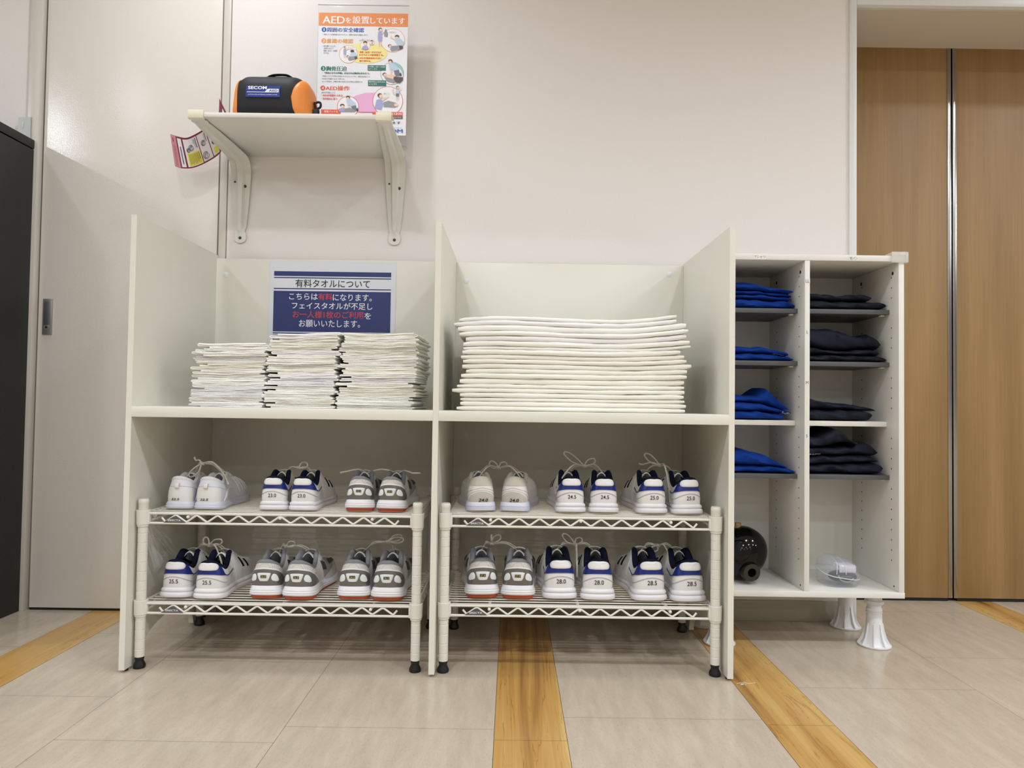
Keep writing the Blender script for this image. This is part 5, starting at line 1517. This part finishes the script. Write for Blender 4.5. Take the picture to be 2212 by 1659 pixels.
# ================================================================== BLACK JAR AND CLEAR CASE
def build_jar():
    t = thing('black_jar', (.715, .375, .1746), 'glossy black round jar with cork and spout lying in the left bottom compartment', 'jar')
    M_g = mat('black_glaze', (10, 9, 9), .1, spec=.3)
    c = V3(.722, .375, .2475)
    R = Matrix.Rotation(math.radians(-32), 3, 'Y')
    mb = MB()
    prof = [(0.0008 + 0.0745 * math.sin(PI * i / 24) ** .92, -.083 * math.cos(PI * i / 24)) for i in range(25)]
    mb.lathe(prof, tuple(c), 40, R.inverted())
    lowest = min(v[2] for v in mb.v); d = .1750 - lowest
    mb.v = [(v[0], v[1], v[2] + d) for v in mb.v]; c = c + V3(0, 0, d)
    b = build(mb, 'body', M_g, t, 60)
    Rx = Matrix.Rotation(PI / 2, 3, 'X')
    mb = MB(); mb.lathe([(.032, -.004), (.034, .0), (.034, .004), (.031, .006), (.0295, .0035), (0, .0025)], tuple(c + V3(-.024, -.0625, .016)), 36, Matrix.Rotation(math.radians(74), 3, 'X') @ Matrix.Rotation(math.radians(-8), 3, 'Y'))
    build(mb, 'round_boss', M_g, t, 50)
    mb = MB(); Mx = Matrix.Rotation(math.radians(96), 3, 'X') @ Matrix.Rotation(math.radians(8), 3, 'Y')
    p = c + V3(.004, -.054, -.042)
    mb.lathe([(.026, -.012), (.030, .004), (.0292, .022), (.0265, .0265)], tuple(p), 32, Mx); build(mb, 'spout', M_g, t, 50)
    mb = MB(); mb.lathe([(.0268, .0262), (.0262, .0275), (.0135, .0272), (.0128, .025)], tuple(p), 32, Mx); sr = build(mb, 'spout_rim', mat('raw_clay_rim', (44, 36, 22), .55), t, 50)
    mb = MB(); mb.lathe([(.0130, .0272), (.0128, .004), (0, .003)], tuple(p), 32, Mx); build(mb, 'spout_bore', mat('bore_black', (8, 8, 8), .2), t, 50)
    mb = MB(); top = c + V3(-.006, 0, .0)
    zt = max(v[2] for v in b.data.vertices and [(b.matrix_basis @ v.co) for v in b.data.vertices]) if False else None
    tp = c + V3(-.010, -.002, .079)
    mb.lathe([(.0125, -.012), (.012, -.001), (.0095, .0), (.0095, .012), (.0085, .0135), (0, .0135)], tuple(tp), 24); build(mb, 'cork', mat('cork_wood', (136, 112, 78), .8, var=(150, .2)), t, 50)
build_jar()
def build_case():
    t = thing('clear_plastic_case', (1.005, .34, .1746), 'clear plastic clamshell case with dark earpiece inside, in the right bottom compartment', 'case')
    cx, cy, zb = 1.002, .330, .1748
    hw, hd = .056, .055
    def ringp(k, z, tilt=0.0, sh=(0, 0)):
        q = []
        for i in range(40):
            a = 2 * PI * i / 40; c, s = math.cos(a), math.sin(a)
            x = hw * math.copysign(abs(c) ** .62, c) * k; y = hd * math.copysign(abs(s) ** .62, s) * k
            q.append((cx + sh[0] + x, cy + sh[1] + y, zb + z + tilt * (-(x) * .30 + y * .35)))
        return q
    mb = MB(); G = [ringp(k, z) for k, z in ((.01, .0004), (.86, .0004), (.93, .003), (.97, .012), (.985, .020))]
    # rim dips at the front right
    G.append([(p[0], p[1], p[2] + .004 + .020 * max(0, min(1, .5 - (p[0] - cx) / .11 + (p[1] - cy) / .2))) for p in G[-1]])
    G += [[(cx + (p[0] - cx) * .965, cy + (p[1] - cy) * .965, p[2]) for p in G[-1]], ringp(.93, .012), ringp(.88, .004), ringp(.01, .003)]
    mb.grid(G, cv=True, flip=True); build(mb, 'base_shell', M_clearcase, t, 40)
    mb = MB(); L0 = [(p[0], p[1], p[2] + .0) for p in ringp(1.0, .038, .5)]
    G = [[(p[0], p[1], p[2]) for p in ringp(1.0, .036, .45)], ringp(1.0, .040, .45), ringp(.96, .058, .45), ringp(.86, .072, .4), ringp(.62, .080, .3), ringp(.01, .082, .2)]
    inn = [ringp(.01, .080, .2), ringp(.60, .078, .3), ringp(.83, .070, .4), ringp(.93, .057, .45), ringp(.97, .040, .45), ringp(.97, .036, .45)]
    mb.grid(G + inn, cv=True, flip=True); build(mb, 'lid_shell', M_clearcase, t, 40)
    mb = MB()
    for k in (-.45, .05):
        mb.tube(spline([(cx + hw * k, cy - hd * .97, zb + .040), (cx + hw * k * .9, cy - hd * .9, zb + .062), (cx + hw * k * .75, cy - hd * .6, zb + .074), (cx + hw * k * .6, cy, zb + .080)], 6), .0013, 6)
    mb.tube([p for p in ringp(1.005, .037, .45)], .0016, 6, closed=True)
    build(mb, 'lid_ridges', mat('pale_plastic_edge', (226, 228, 232), .25, alpha=.6), t, 50)
    mb = MB(); mb.sphere((cx + .010, cy - .012, zb + .0265), (.042, .036, .017), 24, 12); build(mb, 'dark_device', mat('device_olive_black', (30, 30, 25), .3), t, 60)
    mb = MB(); mb.tube(spline([(cx - .018, cy - .046, zb + .036), (cx - .010, cy - .052, zb + .022), (cx + .012, cy - .052, zb + .018), (cx + .028, cy - .046, zb + .028)], 8), .0022, 8); build(mb, 'wire_loop', mat('grey_cord', (150, 150, 140), .5), t, 60)
    mb = MB(); mb.box(cx - .006, cx + .044, cy - .030, cy - .026, zb + .040, zb + .060, .0015); mb.box(cx - .006, cx + .044, cy - .028, cy + .02, zb + .058, zb + .062, .0015); build(mb, 'white_label', mat('label_lilac_white', (224, 220, 230), .4), t, 40)
    # clear card holder leaning at the back
    k = thing('card_holder', (.905, .49, .1746), 'small clear card holder at the back of the right bottom compartment', 'holder')
    mb = MB(); mb.box(.882, .925, .495, .4985, .1750, .215, .001); build(mb, 'clear_sleeve', M_clearcase, k)
    mb = MB(); mb.cyl((.893, .4945, .205), (.893, .4955, .205), .0055, n=16); build(mb, 'dot', mat('dot_grey', (120, 124, 134), .5), k)
build_case()
def build_lint():
    mb = MB(); r = random.Random(2)
    for k in range(4):
        a = r.uniform(0, 6); p = V3(.587 + r.uniform(-.004, .016), -.012 + r.uniform(-.008, .006), .0012)
        q = [p + V3(.009 * i * math.cos(a * .3) + .003 * math.sin(i * 2 + a), .004 * math.sin(a + i * 1.7), .0005 * (i % 2)) for i in range(5)]
        mb.tube(spline(q, 4), .0005, 5)
    solo(mb, 'lint_thread', mat('lint_white', (225, 224, 220), .9), (.59, -.012, 0), 'tuft of white lint on the floor at the foot of the right side panel', 'lint')
build_lint()
